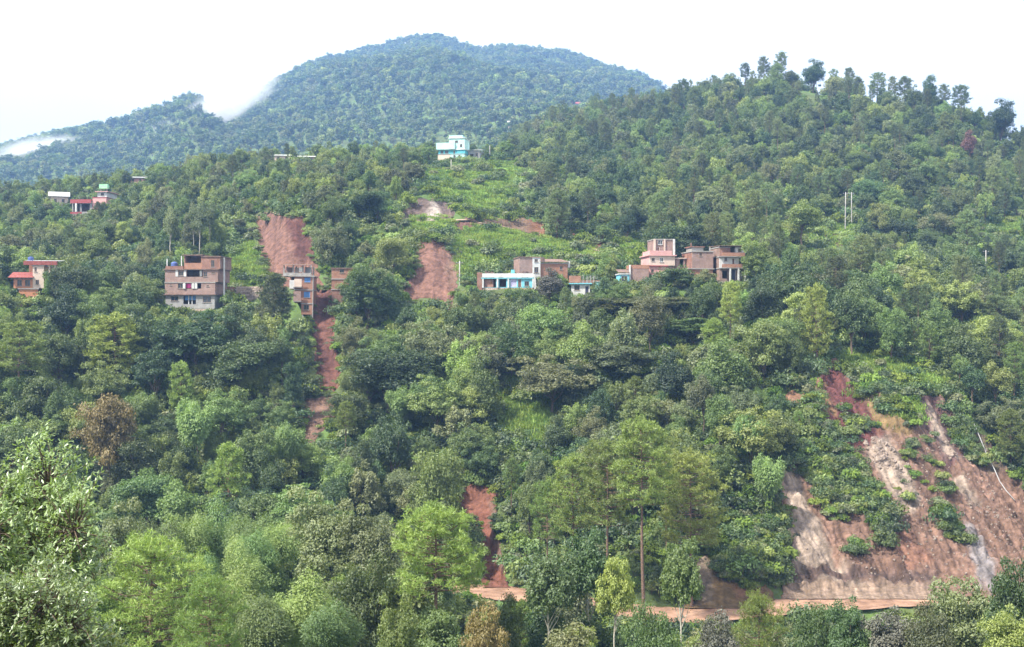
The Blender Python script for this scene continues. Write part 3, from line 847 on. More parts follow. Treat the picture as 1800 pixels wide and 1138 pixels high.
# the grey and brick four-storey house
h = House("four_storey_house", "four-storey house, grey ground floor below three pinkish brick floors", 334, 543, 279, 9, R(-4), fu=(291, 377))
h.storey(517.4, 543, 290, 378, 'grey', [('window', 299.5, 521, 313, 529.5), ('loggia', 322, 519.5, 344.5, 535), ('window', 357, 521, 372, 532)], over=0.45, slab='rust_and_shade')
h.band("blue_tarpaulin", 324, 519.6, 343, 528, 'bluepane', 0.5, 0.55)
h.post(331, 519.5, 535, 'framew', 0.3, 0.08); h.post(337, 519.5, 535, 'framew', 0.3, 0.08)
h.storey(496, 517.4, 289, 379, 'brick_pink', [('window', 312, 498.5, 321.5, 507), ('loggia', 325, 498.2, 354, 507.7), ('window', 298, 499.5, 301, 502), ('window', 364, 501.5, 368, 504)], over=0.1)
h.post(340, 498.2, 507.7, 'white', 0.12, 0.3); h.post(345, 498.2, 507.7, 'white', 0.12, 0.25); h.post(324, 498.2, 507.7, 'white', 0.0, 0.26)
h.storey(473, 496, 289, 384, 'brick_pink', [('window', 313, 477, 322.5, 485), ('loggia', 328, 474, 357, 487), ('window', 358, 478, 365, 487), ('window', 373, 478.5, 378, 480.5)], over=0.3, slab='rust_and_shade')
h.band("white_panel", 308, 474.5, 312.5, 486.5, 'white', -0.06, -0.004); h.band("white_panel", 323, 474.5, 327, 486.5, 'white', -0.06, -0.004)
h.storey(450.5, 473, 355.5, 388, 'brick', [('window', 371.5, 457.5, 378, 470)], over=0.2, slab='rust_and_shade', dep=8.6)
h.storey(447.8, 473, 323.5, 355.4, 'brick_orange', [('loggia', 325, 450.5, 354, 462.5)], over=0.3, slab='rust_and_shade', dep=8)
h.parapet(290, 468, 322, 473, 'brick', dep=8.5)
h.post(292, 455, 468, 'framew', 0.3, 0.08); h.post(318, 450, 468, 'framew', 0.3, 0.08)
m = MB(); m.tube([(h.X(391.5), 1.5, h.Zv(536)), (h.X(391.5), 1.5, h.Zv(453))], 0.22, 8); h.part("drain_pipe", m, 'white')
water_tank(h.at(300, 473, 2.2), 'tankblue', "dark blue water tank on the terrace of the four-storey house", 0.75, 1.7)
cloth(h.at(326.5, 499, 0.4), 1.3, 1.0, 'magenta', "magenta cloth hanging in the four-storey house's middle balcony")
cloth(h.at(335, 500, 0.4), 0.5, 0.85, 'clothwhite', "white cloth beside the magenta one on the middle balcony")
cloth(h.at(350, 475.5, 0.5), 0.5, 1.4, 'clothwhite', "pale towel hanging in the third floor balcony")
PROT.append((286, 445, 392, 541, 278))

# the narrow brick tower standing on posts
h = House("brick_tower_house", "narrow brick tower house left standing on posts beside the gully", 532, 572, 276, 6.5, R(3), tilt=R(0.8))
for (a, b, y) in ((531, 537, 0.2), (547, 545.5, 0.2), (531, 536, 5.8), (546, 545, 5.8)):
    m = MB(); m.tube([(h.X(b), y, -2.5), (h.X(b), y, 0.2), (h.X(a), y, h.Zv(553))], 0.17, 6); h.part("post", m, 'concrete')
m = MB(); m.box(h.X(531), 3.0, 0.0, h.X(546), 3.2, h.Zv(553.5)); h.part("basement_wall", m, 'brick')
h.storey(533, 553, 529, 548.5, 'brick_orange', [('window', 533, 536, 543, 545)], over=0.12)
h.storey(509, 533, 517, 550, 'brick_orange', [('bluewindow', 533.5, 513, 544, 523, 'bluepane')], over=0.15)
h.band("balcony_wall", 516, 512.5, 529, 530, 'brick_pink', -0.9, -0.75)
m = MB(); m.box(h.X(515), -0.95, h.Zv(531), h.X(530), 0, h.Zv(530)); h.part("balcony_floor", m, 'concrete')
h.storey(485, 509, 509, 550, 'brick_orange', [('bluewindow', 534, 488, 544.4, 496, 'bluepane'), ('loggia', 511, 488, 517, 505), ('window', 520, 490, 529, 502)], over=0.35)
h.band("balcony_wall", 517, 491, 530, 504.5, 'cream', -0.9, -0.75)
m = MB(); m.box(h.X(515), -0.95, h.Zv(506), h.X(531), 0, h.Zv(505)); h.part("balcony_floor", m, 'concrete')
h.band("white_panel", 508, 493, 517, 508, 'white', -0.08, -0.005)
for u in (498, 514, 531, 545):
    h.post(u, 467, 485, 'concrete', 0.2); h.post(u, 467, 485, 'concrete', 5.8)
h.band("railing", 498, 480, 545, 485, 'concrete', 0.0, 0.12)
h.band("partition", 500, 470, 513, 481, 'brick_pink', 2.0, 2.2); h.band("partition", 515, 470, 522, 485, 'cream', 2.3, 2.5); h.band("partition", 534, 469, 544, 485, 'grey', 3.0, 3.2)
m = MB(); m.box(h.X(496), -0.2, h.Zv(486.2), h.X(509), 6.4, h.Zv(485)); h.part("terrace_slab", m, 'concrete')
h.roof_sheet(494.5, 543, 467, 463.5, 'rust_and_shade', y0=-0.6, y1=6.8)
m = MB(); m.tube([(h.X(549.5), -0.2, h.Zv(560)), (h.X(549.5), -0.2, h.Zv(484))], 0.12, 6); h.part("drain_pipe", m, 'concrete')
cloth(h.at(524, 470.5, 0.4), 0.9, 1.0, 'clothwhite', "white washing under the brick tower house's tin roof")
PROT.append((494, 460, 552, 572, 275))

# the brick house cut off by the slide, half behind trees
h = House("cut_brick_house", "brick house at the gully's edge, half hidden by a tree", 601, 531, 281, 7, R(6), fu=(584, 618), found=3)
h.storey(508.5, 531, 583, 620, 'brick', [], over=0.12)
h.storey(490, 508.5, 583, 620, 'brick_orange', [], over=0.15)
h.storey(471, 490, 583, 622, 'brick_orange', [('window', 597, 473.5, 605, 480)], over=0.2, slab='rust_and_shade')
PROT.append((580, 468, 606, 529, 280))

# the orange house at the left edge
h = House("orange_house", "orange house with a maroon tiled lean-to roof and arched windows", 48, 532, 268, 8, R(8), fu=(34, 72), found=6, fmat='orange')
h.storey(507, 532, 34, 66, 'orange', [('window', 50, 521, 57, 531)], over=0.2)
h.storey(489, 507, 25, 57, 'orange', [('window', 31, 492, 39, 503), ('window', 44, 492, 53, 503)], over=0.1, dep=6)
for uu in (35, 48.5):
    m = MB(); th = np.linspace(0, math.pi, 9)
    pts = [(h.X(uu) + 0.62 * math.cos(a), -0.05, h.Zv(492) + 0.4 * math.sin(a)) for a in th]; m.tube(pts, 0.09, 5); h.part("window_arch", m, 'redroof')
h.roof_sheet(17, 59, 489, 478.5, 'redroof', y0=-0.9, y1=3.5)
h.storey(466, 507, 57.2, 76, 'cream', [('window', 60, 470, 64, 478), ('window', 62, 492, 68, 500)], over=0.2, side='orange')
h.storey(460, 485, 44, 57, 'brick_orange', [], over=0.1, y0=3.6, dep=8)
h.band("roof_band", 42, 459, 98, 466, 'redroof', -0.3, 0.6)
h.roof_sheet(43, 99, 459, 456, 'tin', y0=0.7, y1=7)
h.post(95, 466, 485, 'cream', 0.2, 0.16); h.post(85, 466, 485, 'cream', 0.2, 0.16)
water_tank(h.at(50, 459, 2.0), 'tankblue', "blue water tank on the orange house's roof", 0.6, 1.0)
PROT.append((22, 456, 72, 508, 266)); PROT.append((38, 508, 52, 530, 266))
h = House("orange_outhouse", "small orange outhouse below the orange house", 66, 574, 264, 3, R(4), fu=(61, 71), found=3, fmat='orange', cat="shed")
h.storey(551, 574, 60.5, 72, 'orange', [], over=0.05)
PROT.append((60, 552, 73, 572, 263))

# blue and white long house
h = House("blue_white_house", "long low house with bright blue wall and white parapet", 893, 506, 280, 7, R(-2), fu=(849, 938), found=4)
h.storey(488.4, 506, 848, 938, 'cyan', [('loggia', 850.5, 490.5, 872, 505.5), ('loggia', 877.7, 491, 890, 505), ('door', 897, 490.5, 908, 505, 'lilac'), ('door', 910.5, 491, 916.5, 505), ('window', 922, 495, 930, 503)], over=0.3, slab='cyan')
h.band("brick_infill", 851, 490.8, 867, 505.8, 'brick', 0.3, 0.45)
for u in (849, 874.5, 893.5, 937): h.post(u, 490, 506, 'white', -0.1, 0.18)
h.parapet(847.5, 481, 938.5, 488, 'white', -0.35, dep=7)
m = MB(); m.box(h.X(838), 0.8, -1.5, h.X(847.3), 6, h.Zv(479)); h.part("side_shed", m, 'brick')
m = MB(); m.add([(h.X(939), -0.4, -1.0), (h.X(944), -0.4, -1.0), (h.X(940.5), -0.4, h.Zv(482)), (h.X(939), -0.4, h.Zv(482)), (h.X(939), 0.4, -1.0), (h.X(944), 0.4, -1.0), (h.X(940.5), 0.4, h.Zv(482)), (h.X(939), 0.4, h.Zv(482))],
    [(0, 1, 2, 3), (4, 7, 6, 5), (0, 4, 5, 1), (1, 5, 6, 2), (2, 6, 7, 3), (3, 7, 4, 0)]); h.part("buttress", m, 'white')
for i, (ua, ub_, va, mt) in enumerate(((852, 868, 476, 'rust_and_shade'), (877, 884, 477.5, 'tank'), (917, 929, 475, 'rust_and_shade'))):
    m = MB(); nx = 7
    xs = np.linspace(h.X(ua), h.X(ub_), nx)
    zt = h.Zv(va) - 0.35 * np.abs(np.sin(np.arange(nx) * 1.7 + i))
    for a, b, z in zip(xs[:-1], xs[1:], zt):
        m.box(a, 1.0 + 0.2 * math.sin(a * 3), h.Zv(488.4), b - 0.04, 3.2, z)
    tag(obj("woodpile", m.mesh("woodpile", M[mt]), None, h.root.location, h.root.rotation_euler), ["long brown woodpile on the blue and white house's roof", "small black stack behind the blue house's parapet", "brown stack of timber by the tall brick house"][i], "woodpile")
m = MB(); m.box(h.X(898), 1.2, h.Zv(488.4), h.X(904), 3.0, h.Zv(474)); h.part("stair_head", m, 'cyan')
PROT.append((838, 474, 942, 503, 279))

# brick house behind it
h = House("tall_brick_house", "brick house with a white stair bay behind the blue house", 942, 492, 288.5, 8, R(10), fu=(914, 998), found=5)
h.storey(451.5, 492, 913, 935.8, 'brick_pink', [], over=0.15, slab='rust_and_shade')
h.storey(452, 492, 936, 949.5, 'white', [('window', 938.5, 470, 946, 480), ('window', 939, 456, 945, 461)], over=0.1, slab='brick_pink', y0=-0.4)
h.storey(462, 492, 949.7, 999, 'brick_orange', [('window', 985, 468, 990, 474)], over=0.1)
h.roof_sheet(951, 1001, 461, 453, 'rust_and_shade', y0=-0.4, y1=8)
h.band("gable_board", 950, 453, 957, 461, 'rust_and_shade', -0.6, -0.45)
h.band("white_panel", 1000, 459, 1004, 470, 'white', 0.2, 0.5)
PROT.append((911, 449, 985, 478, 287))

# small white house with bare rods
h = House("white_cottage", "small white house with cyan slab and bare reinforcing rods on top", 1022, 522, 277, 6, R(-3), fu=(1004, 1037), found=3, fmat='white')
h.storey(498, 522, 1004, 1037, 'white', [('window', 1009.5, 501.5, 1019, 510.5), ('door', 1028.5, 503, 1035, 519, 'doordark')], over=0.5, slab='cyan')
h.storey(494, 512, 1047, 1064, 'cyan', [], y0=1.0, over=0.1)
h.parapet(1000, 485, 1021, 497, 'brick_orange', 0.2, dep=3)
for i, u in enumerate((1025, 1032, 1038, 1044)):
    m = MB(); m.tube([(h.X(u), 0.5 + (i % 2) * 2.5, h.Zv(498)), (h.X(u) + 0.03, 0.5 + (i % 2) * 2.5, h.Zv(484.5))], 0.09, 5); h.part("column_stub", m, 'concrete')
h.band("low_wall", 1022, 492, 1060, 497.5, 'brick', 4.0, 4.2)
PROT.append((1003, 483, 1040, 517, 276))

# little cyan house and the plain brick block
h = House("cyan_cottage", "tiny cyan house with a white window, beside the plain brick block", 1098, 497, 277, 5, R(4), fu=(1090, 1105), found=3)
h.storey(481, 497, 1089, 1106, 'cyan', [('palewindow', 1092, 485, 1103, 495)], over=0.2, slab='white')
h.roof_sheet(1088, 1107, 479.5, 473, 'rust_and_shade', y0=0.2, y1=5)
PROT.append((1088, 474, 1107, 496, 276))
h = House("brick_block", "windowless brick block with an orange top course", 1124, 497, 278, 6, R(3), fu=(1109, 1140), found=3)
h.storey(471, 497, 1108, 1141, 'brick_pink', [], over=0.05, slab='brick_orange')
h.parapet(1107.5, 466, 1141.5, 471, 'brick_orange', 0, dep=6)
h.post(1107, 466, 497, 'white', -0.15, 0.16)
PROT.append((1107, 464, 1141, 493, 277))

# pink house
h = House("pink_house", "pink plastered house with brick top floor and white corner column", 1165, 497, 283.5, 8, R(8), fu=(1142, 1185), found=4, fmat='pink')
h.storey(467, 497, 1141, 1172, 'pink', [('window', 1144, 474, 1149, 479)], over=0.3, slab='redpaint')
h.storey(448.5, 467, 1141, 1187, 'cream', [('window', 1145, 454, 1150.5, 459.5), ('palewindow', 1160, 453, 1166, 461)], over=0.35, slab='pink', side='pink')
h.storey(467, 497, 1172.2, 1187, 'brick_pink', [], over=0.1, y0=0.3)
h.parapet(1142, 441, 1181, 448.4, 'pink', -0.3, dep=7)
h.storey(419.5, 448.3, 1153, 1188, 'brick_pink', [('palewindow', 1159, 421.5, 1167.5, 430), ('door', 1158, 434, 1162, 448)], y0=1.4, over=0.12, slab='concrete')
h.post(1188, 420, 448, 'white', 1.3, 0.22); h.post(1153, 420, 448, 'cream', 1.3, 0.2); h.post(1171, 420, 448, 'cream', 1.3, 0.16)
h.storey(453, 472, 1189, 1207, 'brick_pink', [('loggia', 1197, 455.5, 1203.5, 470)], over=0.2, y0=0.5, slab='cream')
PROT.append((1140, 417, 1190, 468, 282)); PROT.append((1188, 452, 1207, 466, 282))

# square brick house and the brick and white house
h = House("square_brick_house", "square unplastered brick house with one small dark window", 1235, 497, 281, 8, R(9), fu=(1211, 1252), found=4)
h.storey(472, 497, 1210, 1254, 'brick_orange', [('door', 1213.5, 481, 1219.5, 497, 'doordark'), ('window', 1230, 478, 1236, 485)], over=0.25)
h.storey(441.5, 472, 1216, 1254.5, 'brick_pink', [('window', 1229.5, 445, 1234, 450.5, 'tank')], over=0.15, side='brick')
h.storey(433, 441.4, 1217, 1239, 'concrete', [], y0=1.0, over=0.25, slab='brick', dep=5, inner=False)
h.post(1217, 427, 433, 'brick', 1.2, 0.12); h.post(1250, 434, 441, 'concrete', 0.6, 0.12)
PROT.append((1208, 431, 1256, 470, 280)); PROT.append((1210, 470, 1221, 494, 280))

h = House("brick_white_house", "three-storey house with white middle floor and red balcony bands", 1287, 494, 280, 8, R(7), fu=(1265, 1308), found=4)
h.storey(471, 494, 1264, 1310, 'brick_pink', [('door', 1285, 474, 1293, 492, 'doordark'), ('window', 1301, 475, 1306, 482), ('loggia', 1269, 476, 1278, 490)], over=0.15, side='brick')
h.band("balcony_wall", 1266, 465, 1310, 471, 'brick_orange', -1.2, -1.05)
m = MB(); m.box(h.X(1264), -1.2, h.Zv(472.5), h.X(1310), 0, h.Zv(471.2)); h.part("balcony_floor", m, 'concrete')
h.storey(451, 471, 1264, 1309, 'white', [('window', 1273, 453, 1278, 459.5), ('door', 1287, 454.5, 1291.5, 468), ('window', 1299, 454, 1307, 464)], over=0.15, side='brick')
h.band("balcony_wall", 1266, 444.8, 1308, 451, 'brick_orange', -1.0, -0.85)
m = MB(); m.box(h.X(1264), -1.0, h.Zv(452.2), h.X(1309), 0, h.Zv(451.2)); h.part("balcony_floor", m, 'concrete')
h.storey(434, 450.8, 1264, 1284, 'brick', [], over=0.1)
h.storey(434, 450.8, 1293, 1308, 'white', [('window', 1298, 437, 1304, 443)], over=0.1)
h.roof_sheet(1263, 1310, 433.3, 431, 'rust_and_shade', y0=-0.9, y1=8.3)
h.post(1281, 472.5, 496, 'white', -1.0, 0.17); h.post(1296, 472.5, 494, 'white', -1.0, 0.17); h.post(1308, 472.5, 494, 'white', -1.0, 0.17)
PROT.append((1256, 430, 1308, 491, 279))

# the pale teal house on the crest
h = House("teal_house", "pale teal house on the crest above the terraces", 792, 280, 486, 9, R(-10), fu=(769, 816), found=4, fmat='concrete')
h.storey(270.8, 280.5, 769, 791, 'cream', [], over=0.1)
h.storey(263, 270.8, 770, 818, 'tealdark', [('window', 774, 264.8, 779, 269.6), ('window', 782, 264.8, 788, 269.6), ('door', 797, 265, 800, 270.5)], over=0.3, slab='white')
h.storey(270.8, 280.5, 791.5, 817, 'teal', [('window', 797, 273, 801, 278), ('window', 806, 273, 810, 278)], over=0.1)
h.parapet(767, 251.5, 800, 262.9, 'teal', -0.7, dep=8)
h.storey(243, 263, 789, 817.5, 'teal', [('window', 800, 247.5, 805.5, 251.5), ('window', 809, 254, 813, 259)], over=0.3, slab='white')
h.parapet(789, 238.5, 814, 242.9, 'teal', 0, dep=8)
water_tank(h.at(795, 242.5, 4), 'clothwhite', "white water tank on the teal house's upper roof", 0.7, 1.1)
PROT.append((767, 238, 818, 261, 484)); PROT.append((769, 261, 792, 279, 484))
h = House("long_shed", "low shed with white tin roof beside the teal house", 833, 280, 490, 6, R(-6), fu=(823, 843), found=3, cat="shed")
h.storey(265, 280, 823, 843, 'grey', [('loggia', 826, 271, 832, 280), ('window', 836, 269, 841, 275)], over=0.05)
h.roof_sheet(820, 846, 264.5, 260.5, 'clothwhite', y0=-0.5, y1=6)
PROT.append((820, 260, 846, 268, 488))

# red balcony house, gabled house and others on the upper left
h = House("red_balcony_house", "house with bright red balcony band and pillars, upper left slope", 150, 377, 400, 8, R(-5), fu=(126, 186), found=5)
h.storey(352, 377, 126, 162, 'grey', [('loggia', 128, 358.5, 140, 372.5), ('loggia', 143, 358.5, 158, 372.5)], over=0.2, slab='redpaint')
h.band("balcony_wall", 124, 351, 162, 357.8, 'redpaint', -0.7, -0.5)
h.band("balcony_wall", 124, 373, 145, 376.4, 'redpaint', -0.7, -0.5)
h.post(134.5, 358, 373, 'white', -0.5, 0.28)
h.storey(347, 377, 163, 188, 'pink', [('window', 170, 356, 176, 363)], over=0.1, slab='redpaint')
h.storey(337, 347, 172, 189, 'white', [('window', 178, 339.5, 184, 344.5)], over=0.6, slab='pink')
h.band("green_hoarding", 168, 322.5, 183, 330, 'green', 3.0, 4.5); h.post(170, 330, 337, 'concrete', 3.6, 0.1); h.post(181, 330, 337, 'concrete', 3.6, 0.1)
PROT.append((123, 349, 148, 376, 398)); PROT.append((172, 322, 188, 346, 398))
h = House("gabled_house", "weathered house with a pale gabled roof near the red balconies", 104, 362, 418, 7, R(20), fu=(90, 119), found=4)
h.storey(345, 362, 90, 119, 'cream', [('window', 95, 350, 100, 356), ('window', 108, 350, 113, 356)], over=0.1)
x0, x1, zr, ze = h.X(86), h.X(122), h.Zv(336.5), h.Zv(346)
m = MB(); m.add([(x0, -0.7, ze), (x1, -0.7, ze), (x1, 3.5, zr), (x0, 3.5, zr), (x0, 7.7, ze), (x1, 7.7, ze), (x0, -0.7, ze + .12), (x1, -0.7, ze + .12), (x1, 3.5, zr + .12), (x0, 3.5, zr + .12), (x0, 7.7, ze + .12), (x1, 7.7, ze + .12)],
    [(0, 3, 2, 1), (3, 4, 5, 2), (6, 7, 8, 9), (9, 8, 11, 10), (0, 1, 7, 6), (4, 10, 11, 5), (0, 6, 9, 3), (3, 9, 10, 4), (1, 2, 8, 7), (2, 5, 11, 8)]); h.part("roof", m, 'tin')
m = MB()
for x in (h.X(90.6), h.X(118.4)):
    m.add([(x, 0, ze - .2), (x, 7, ze - .2), (x, 3.5, zr - .05), (x + .12, 0, ze - .2), (x + .12, 7, ze - .2), (x + .12, 3.5, zr - .05)], [(0, 3, 4, 1), (1, 4, 5, 2), (2, 5, 3, 0)], [(0, 1, 2), (3, 5, 4)])
h.part("gable", m, 'cream')
PROT.append((95, 336, 121, 345, 416))
for nm, lb, u0, u1, vt, vb, Y, wm, rm in (
        ("tin_roof_house", "white roofed low house among trees on the left crest", 481, 512, 269, 292, 482, 'cream', 'clothwhite'),
        ("tin_roof_house", "low house with white roof edge beside the white roofed one", 522, 554, 271, 290, 484, 'pink', 'clothwhite'),
        ("tin_roof_house", "pinkish low house on the skyline of the left slope", 226, 254, 308, 332, 466, 'pink', 'tin'),
        ("tin_roof_house", "distant house with a long red roof on the mountain's foot", 992, 1044, 178, 190, 1030, 'cream', 'redpaint'),
        ("tin_roof_house", "distant pale roofed house on the wooded slope below the mountain", 892, 926, 211, 221, 950, 'cream', 'tin')):
    if Y > 900: Y = ground_at((u0 + u1) / 2, vb + 3, 620)
    h = House(nm, lb, (u0 + u1) / 2, vb, Y, 6, R(5), fu=(u0 + 2, u1 - 2), found=8)
    w = u1 - u0
    h.storey(vt + 5, vb, u0 + 2, u1 - 2, wm, [('window', u0 + w * .2, vt + 7, u0 + w * .35, vb - 3), ('window', u0 + w * .65, vt + 7, u0 + w * .8, vb - 3)], over=0.05)
    h.roof_sheet(u0, u1, vt + 5, vt, rm, y0=-0.6, y1=6.5)
    PROT.append((u0 + (0 if Y < 600 else 8), vt, u1 - (0 if Y < 600 else 8), vt + (6 if Y < 600 else 5), Y - 2))

# stone retaining wall: single stones bedded in it
wallo = obj("retaining_wall", None, None, P(440, 533, 287)); tag(wallo, "tan stone retaining wall beside the four-storey house", "wall")
s_ = 287 / F
m = MB(); m.box(-25 * s_, 0.12, -2.5, 25 * s_, 1.4, 29 * s_); m.build("core", M['stone'], wallo)
stones = []
for k in range(4):
    vb_ = rng.normal(0, 0.06, (8, 3)) + np.array([(x, y, z) for z in (-.5, .5) for y in (-.5, .5) for x in (-.5, .5)]) * 0.92
    mm = MB(); mm.add(vb_, [(0, 1, 3, 2), (4, 6, 7, 5), (0, 4, 5, 1), (2, 3, 7, 6), (0, 2, 6, 4), (1, 5, 7, 3)])
    stones.append(mm.mesh("stone", M['rock' if k == 1 else 'stone']))
zc = 0.0; row = 0
while zc < 28.5 * s_:
    hh = 0.42; x = -25 * s_ + (row % 2) * -0.25
    while x < 25 * s_:
        w = random.uniform(0.5, 0.95)
        o = obj("stone", stones[random.randrange(4)], wallo, (x + w / 2, 0.1, zc + hh / 2)); o.scale = (w * 0.97, 0.36, hh * 0.95)
        x += w
    zc += hh; row += 1
PROT.append((418, 504, 462, 530, 286))
tag(MB().box(-1.8, 0, -1, 1.8, 0.4, 1.1).box(-1.9, -.05, 1.1, 1.9, .45, 1.2).build("low_wall", M['brick_orange']), "low orange brick wall end next to the stone retaining wall", "wall").location = P(398, 514, 288)


# ------------------------------------------------------------------ poles, pipe
def pole(u, v_top, v_bot, Y, label, arm=True, lean=0.0, mat='pole', r=0.16):
    b = P(u, v_bot, Y); hgt = (v_bot - v_top) / F * Y
    o = obj("utility_pole", None, None, b, (0, lean, 0)); tag(o, label, "pole", "utility poles on the slope")
    m = MB(); m.tube([(0, 0, -2.5), (0, 0, hgt * 0.5), (0, 0, hgt)], [r * 1.15, r, r * 0.75], 8); m.build("shaft", M[mat], o, True)
    if arm:
        m = MB(); m.box(-0.8, -0.06, hgt - 0.5, 0.8, 0.06, hgt - 0.38); m.build("cross_arm", M['steel'], o)
        for x in (-0.7, 0, 0.7):
            m = MB(); m.tube([(x, 0, hgt - 0.38), (x, 0, hgt - 0.2)], 0.05, 6); m.build("insulator", M['white'], o)
    return o


pole(140, 461, 492, 300, "white pole standing beside the orange house", False, R(1.5))
pole(808, 459, 502, 287, "pole beside the red soil slide above the blue house", True)
pole(793, 281, 312, 440, "slim pole on the terraces below the teal house", False)
pole(861, 256, 272, 500, "short pole on the crest beyond the long shed", False)
pole(1733, 440, 492, 330, "lone pale pole among trees on the wooded slope far to one side", True)
pole(1486, 338, 388, 372, "taller of the paired poles in the clearing", True, R(0.5), r=0.15)
pole(1497, 338, 376, 374, "shorter of the paired poles in the clearing", True, R(-0.3), r=0.15)
PROT += [(138, 461, 142, 488, 298), (1482, 336, 1500, 385, 370), (806, 459, 811, 500, 285), (791, 281, 796, 308, 438)]
pts = []
for u, v in ((1712, 745), (1722, 768), (1735, 800), (1748, 825), (1757, 846), (1768, 862), (1784, 880)):
    Y = ground_at(u, v); pts.append(tuple(P(u, v, Y - 3.0)))
PIPE_PTS = pts
m = MB(); m.tube(pts, 0.08, 6)
tag(m.build("water_pipe", M['pipe'], None, True), "thin pale pipe hanging down the edge of the broad landslide", "pipe")

# boulders on the broad landslide: pieces of it
rocks = []
for k in range(5):
    nth, nph = 7, 5
    V = [(0, 0, 1)]
    for a in range(1, nph):
        for b in range(nth):
            V.append((math.sin(math.pi * a / nph) * math.cos(2 * math.pi * b / nth), math.sin(math.pi * a / nph) * math.sin(2 * math.pi * b / nth), math.cos(math.pi * a / nph)))
    V.append((0, 0, -1)); V = np.array(V) * rng.uniform(0.68, 1.2, (len(V), 1)) * np.array([1, 0.8, 0.7])
    q = [(1 + a * nth + b, 1 + (a + 1) * nth + b, 1 + (a + 1) * nth + (b + 1) % nth, 1 + a * nth + (b + 1) % nth) for a in range(nph - 2) for b in range(nth)]
    t = [(0, 1 + b, 1 + (b + 1) % nth) for b in range(nth)] + [(len(V) - 1, 1 + (nph - 2) * nth + (b + 1) % nth, 1 + (nph - 2) * nth + b) for b in range(nth)]
    rocks.append(mesh_np("boulder", V, q, t, [M['rock']]))
big = scar_objs[12]
from mathutils.bvhtree import BVHTree
BIGTREE = BVHTree.FromPolygons([tuple(a) for a in scar_geo[12][0]], [tuple(int(b) for b in a) for a in scar_geo[12][1]])


def slide_z(x, y):
    hit = BIGTREE.ray_cast(Vector((x, y, 400)), Vector((0, 0, -1)))
    return hit[0].z if hit[0] is not None else float(H(x, y)) + .1


lines = [((1535, 790), (1585, 850), 0.75), ((1590, 830), (1690, 1010), 0.5), ((1640, 780), (1700, 830), 0.5), ((1680, 830), (1800, 930), 0.42), ((1530, 800), (1560, 830), 1.0), ((1560, 900), (1700, 1040), 0.4), ((1720, 900), (1800, 1000), 0.45), ((1420, 1000), (1640, 1044), 0.3), ((1690, 880), (1760, 960), 0.4)]
for i in range(290):
    (a, b), (c, d), sz = lines[i % len(lines)]
    t_ = random.random(); u = a + (c - a) * t_ + random.gauss(0, 14); v = b + (d - b) * t_ + random.gauss(0, 10)
    if v > 1040: continue
    Y = ground_at(u, v); x = (u - CX) / F * Y
    o = obj("boulder", rocks[i % 5], big, (x, Y, slide_z(x, Y) + 0.05), (random.random() * 3, random.random() * 3, random.random() * 6))
    s0 = sz * random.uniform(0.2, 0.7) * (1.6 if random.random() < 0.08 else 1); o.scale = (s0, s0, s0)


# ------------------------------------------------------------------ vegetation prototypes
def unit(a):
    return a / (np.linalg.norm(a, axis=-1, keepdims=True) + 1e-9)


def sph(n, g):
    return unit(g.normal(0, 1, (n, 3)))


def kites(c, ax, nr, L, W, fold=0.12):
    """leaf faces: centre, long axis, normal, length, width -> verts, quads"""
    ax = unit(ax); nr = unit(nr - ax * (nr * ax).sum(-1, keepdims=True)); b = np.cross(nr, ax)
    L = np.asarray(L)[:, None]; W = np.asarray(W)[:, None]
    v = np.stack([c - ax * L * .5, c + b * W * .5 + ax * L * 0.06 - nr * W * fold, c + ax * L * .5, c - b * W * .5 + ax * L * 0.06 - nr * W * fold], 1)
    n = len(c)
    return v.reshape(-1, 3), np.arange(n * 4).reshape(n, 4)


class Proto:
    def __init__(s, trunk, crown, tint, H_, W_, bark, leaf):
        s.trunk, s.crown, s.tint, s.H, s.W, s.bark, s.leaf = trunk, crown, tint, H_, W_, bark, leaf
        s.tm = s.cm = None
    def meshes(s, nm):
        if s.cm is None:
            v, q, t = s.trunk.arrays(); s.tm = mesh_np(nm + "_trunk", v, q, t, [s.bark], smooth=True)
            v, q = s.crown; s.cm = mesh_np(nm + "_crown", v, q, mats=[LEAF[s.leaf]], attrs={"tint": ('FACE', 'FLOAT', s.tint)})
        return s.tm, s.cm
    def joined(s, nm):
        v, q, t = s.trunk.arrays(); v2, q2 = s.crown
        nv = len(v); qq = np.vstack([q2 + nv, q]); fm = np.concatenate([np.zeros(len(q2)), np.ones(len(q)), np.ones(len(t))])
        ti = np.concatenate([s.tint, np.zeros(len(q) + len(t))])
        return mesh_np(nm, np.vstack([v, v2]), qq, t, [LEAF[s.leaf], s.bark], fm, attrs={"tint": ('FACE', 'FLOAT', ti)})


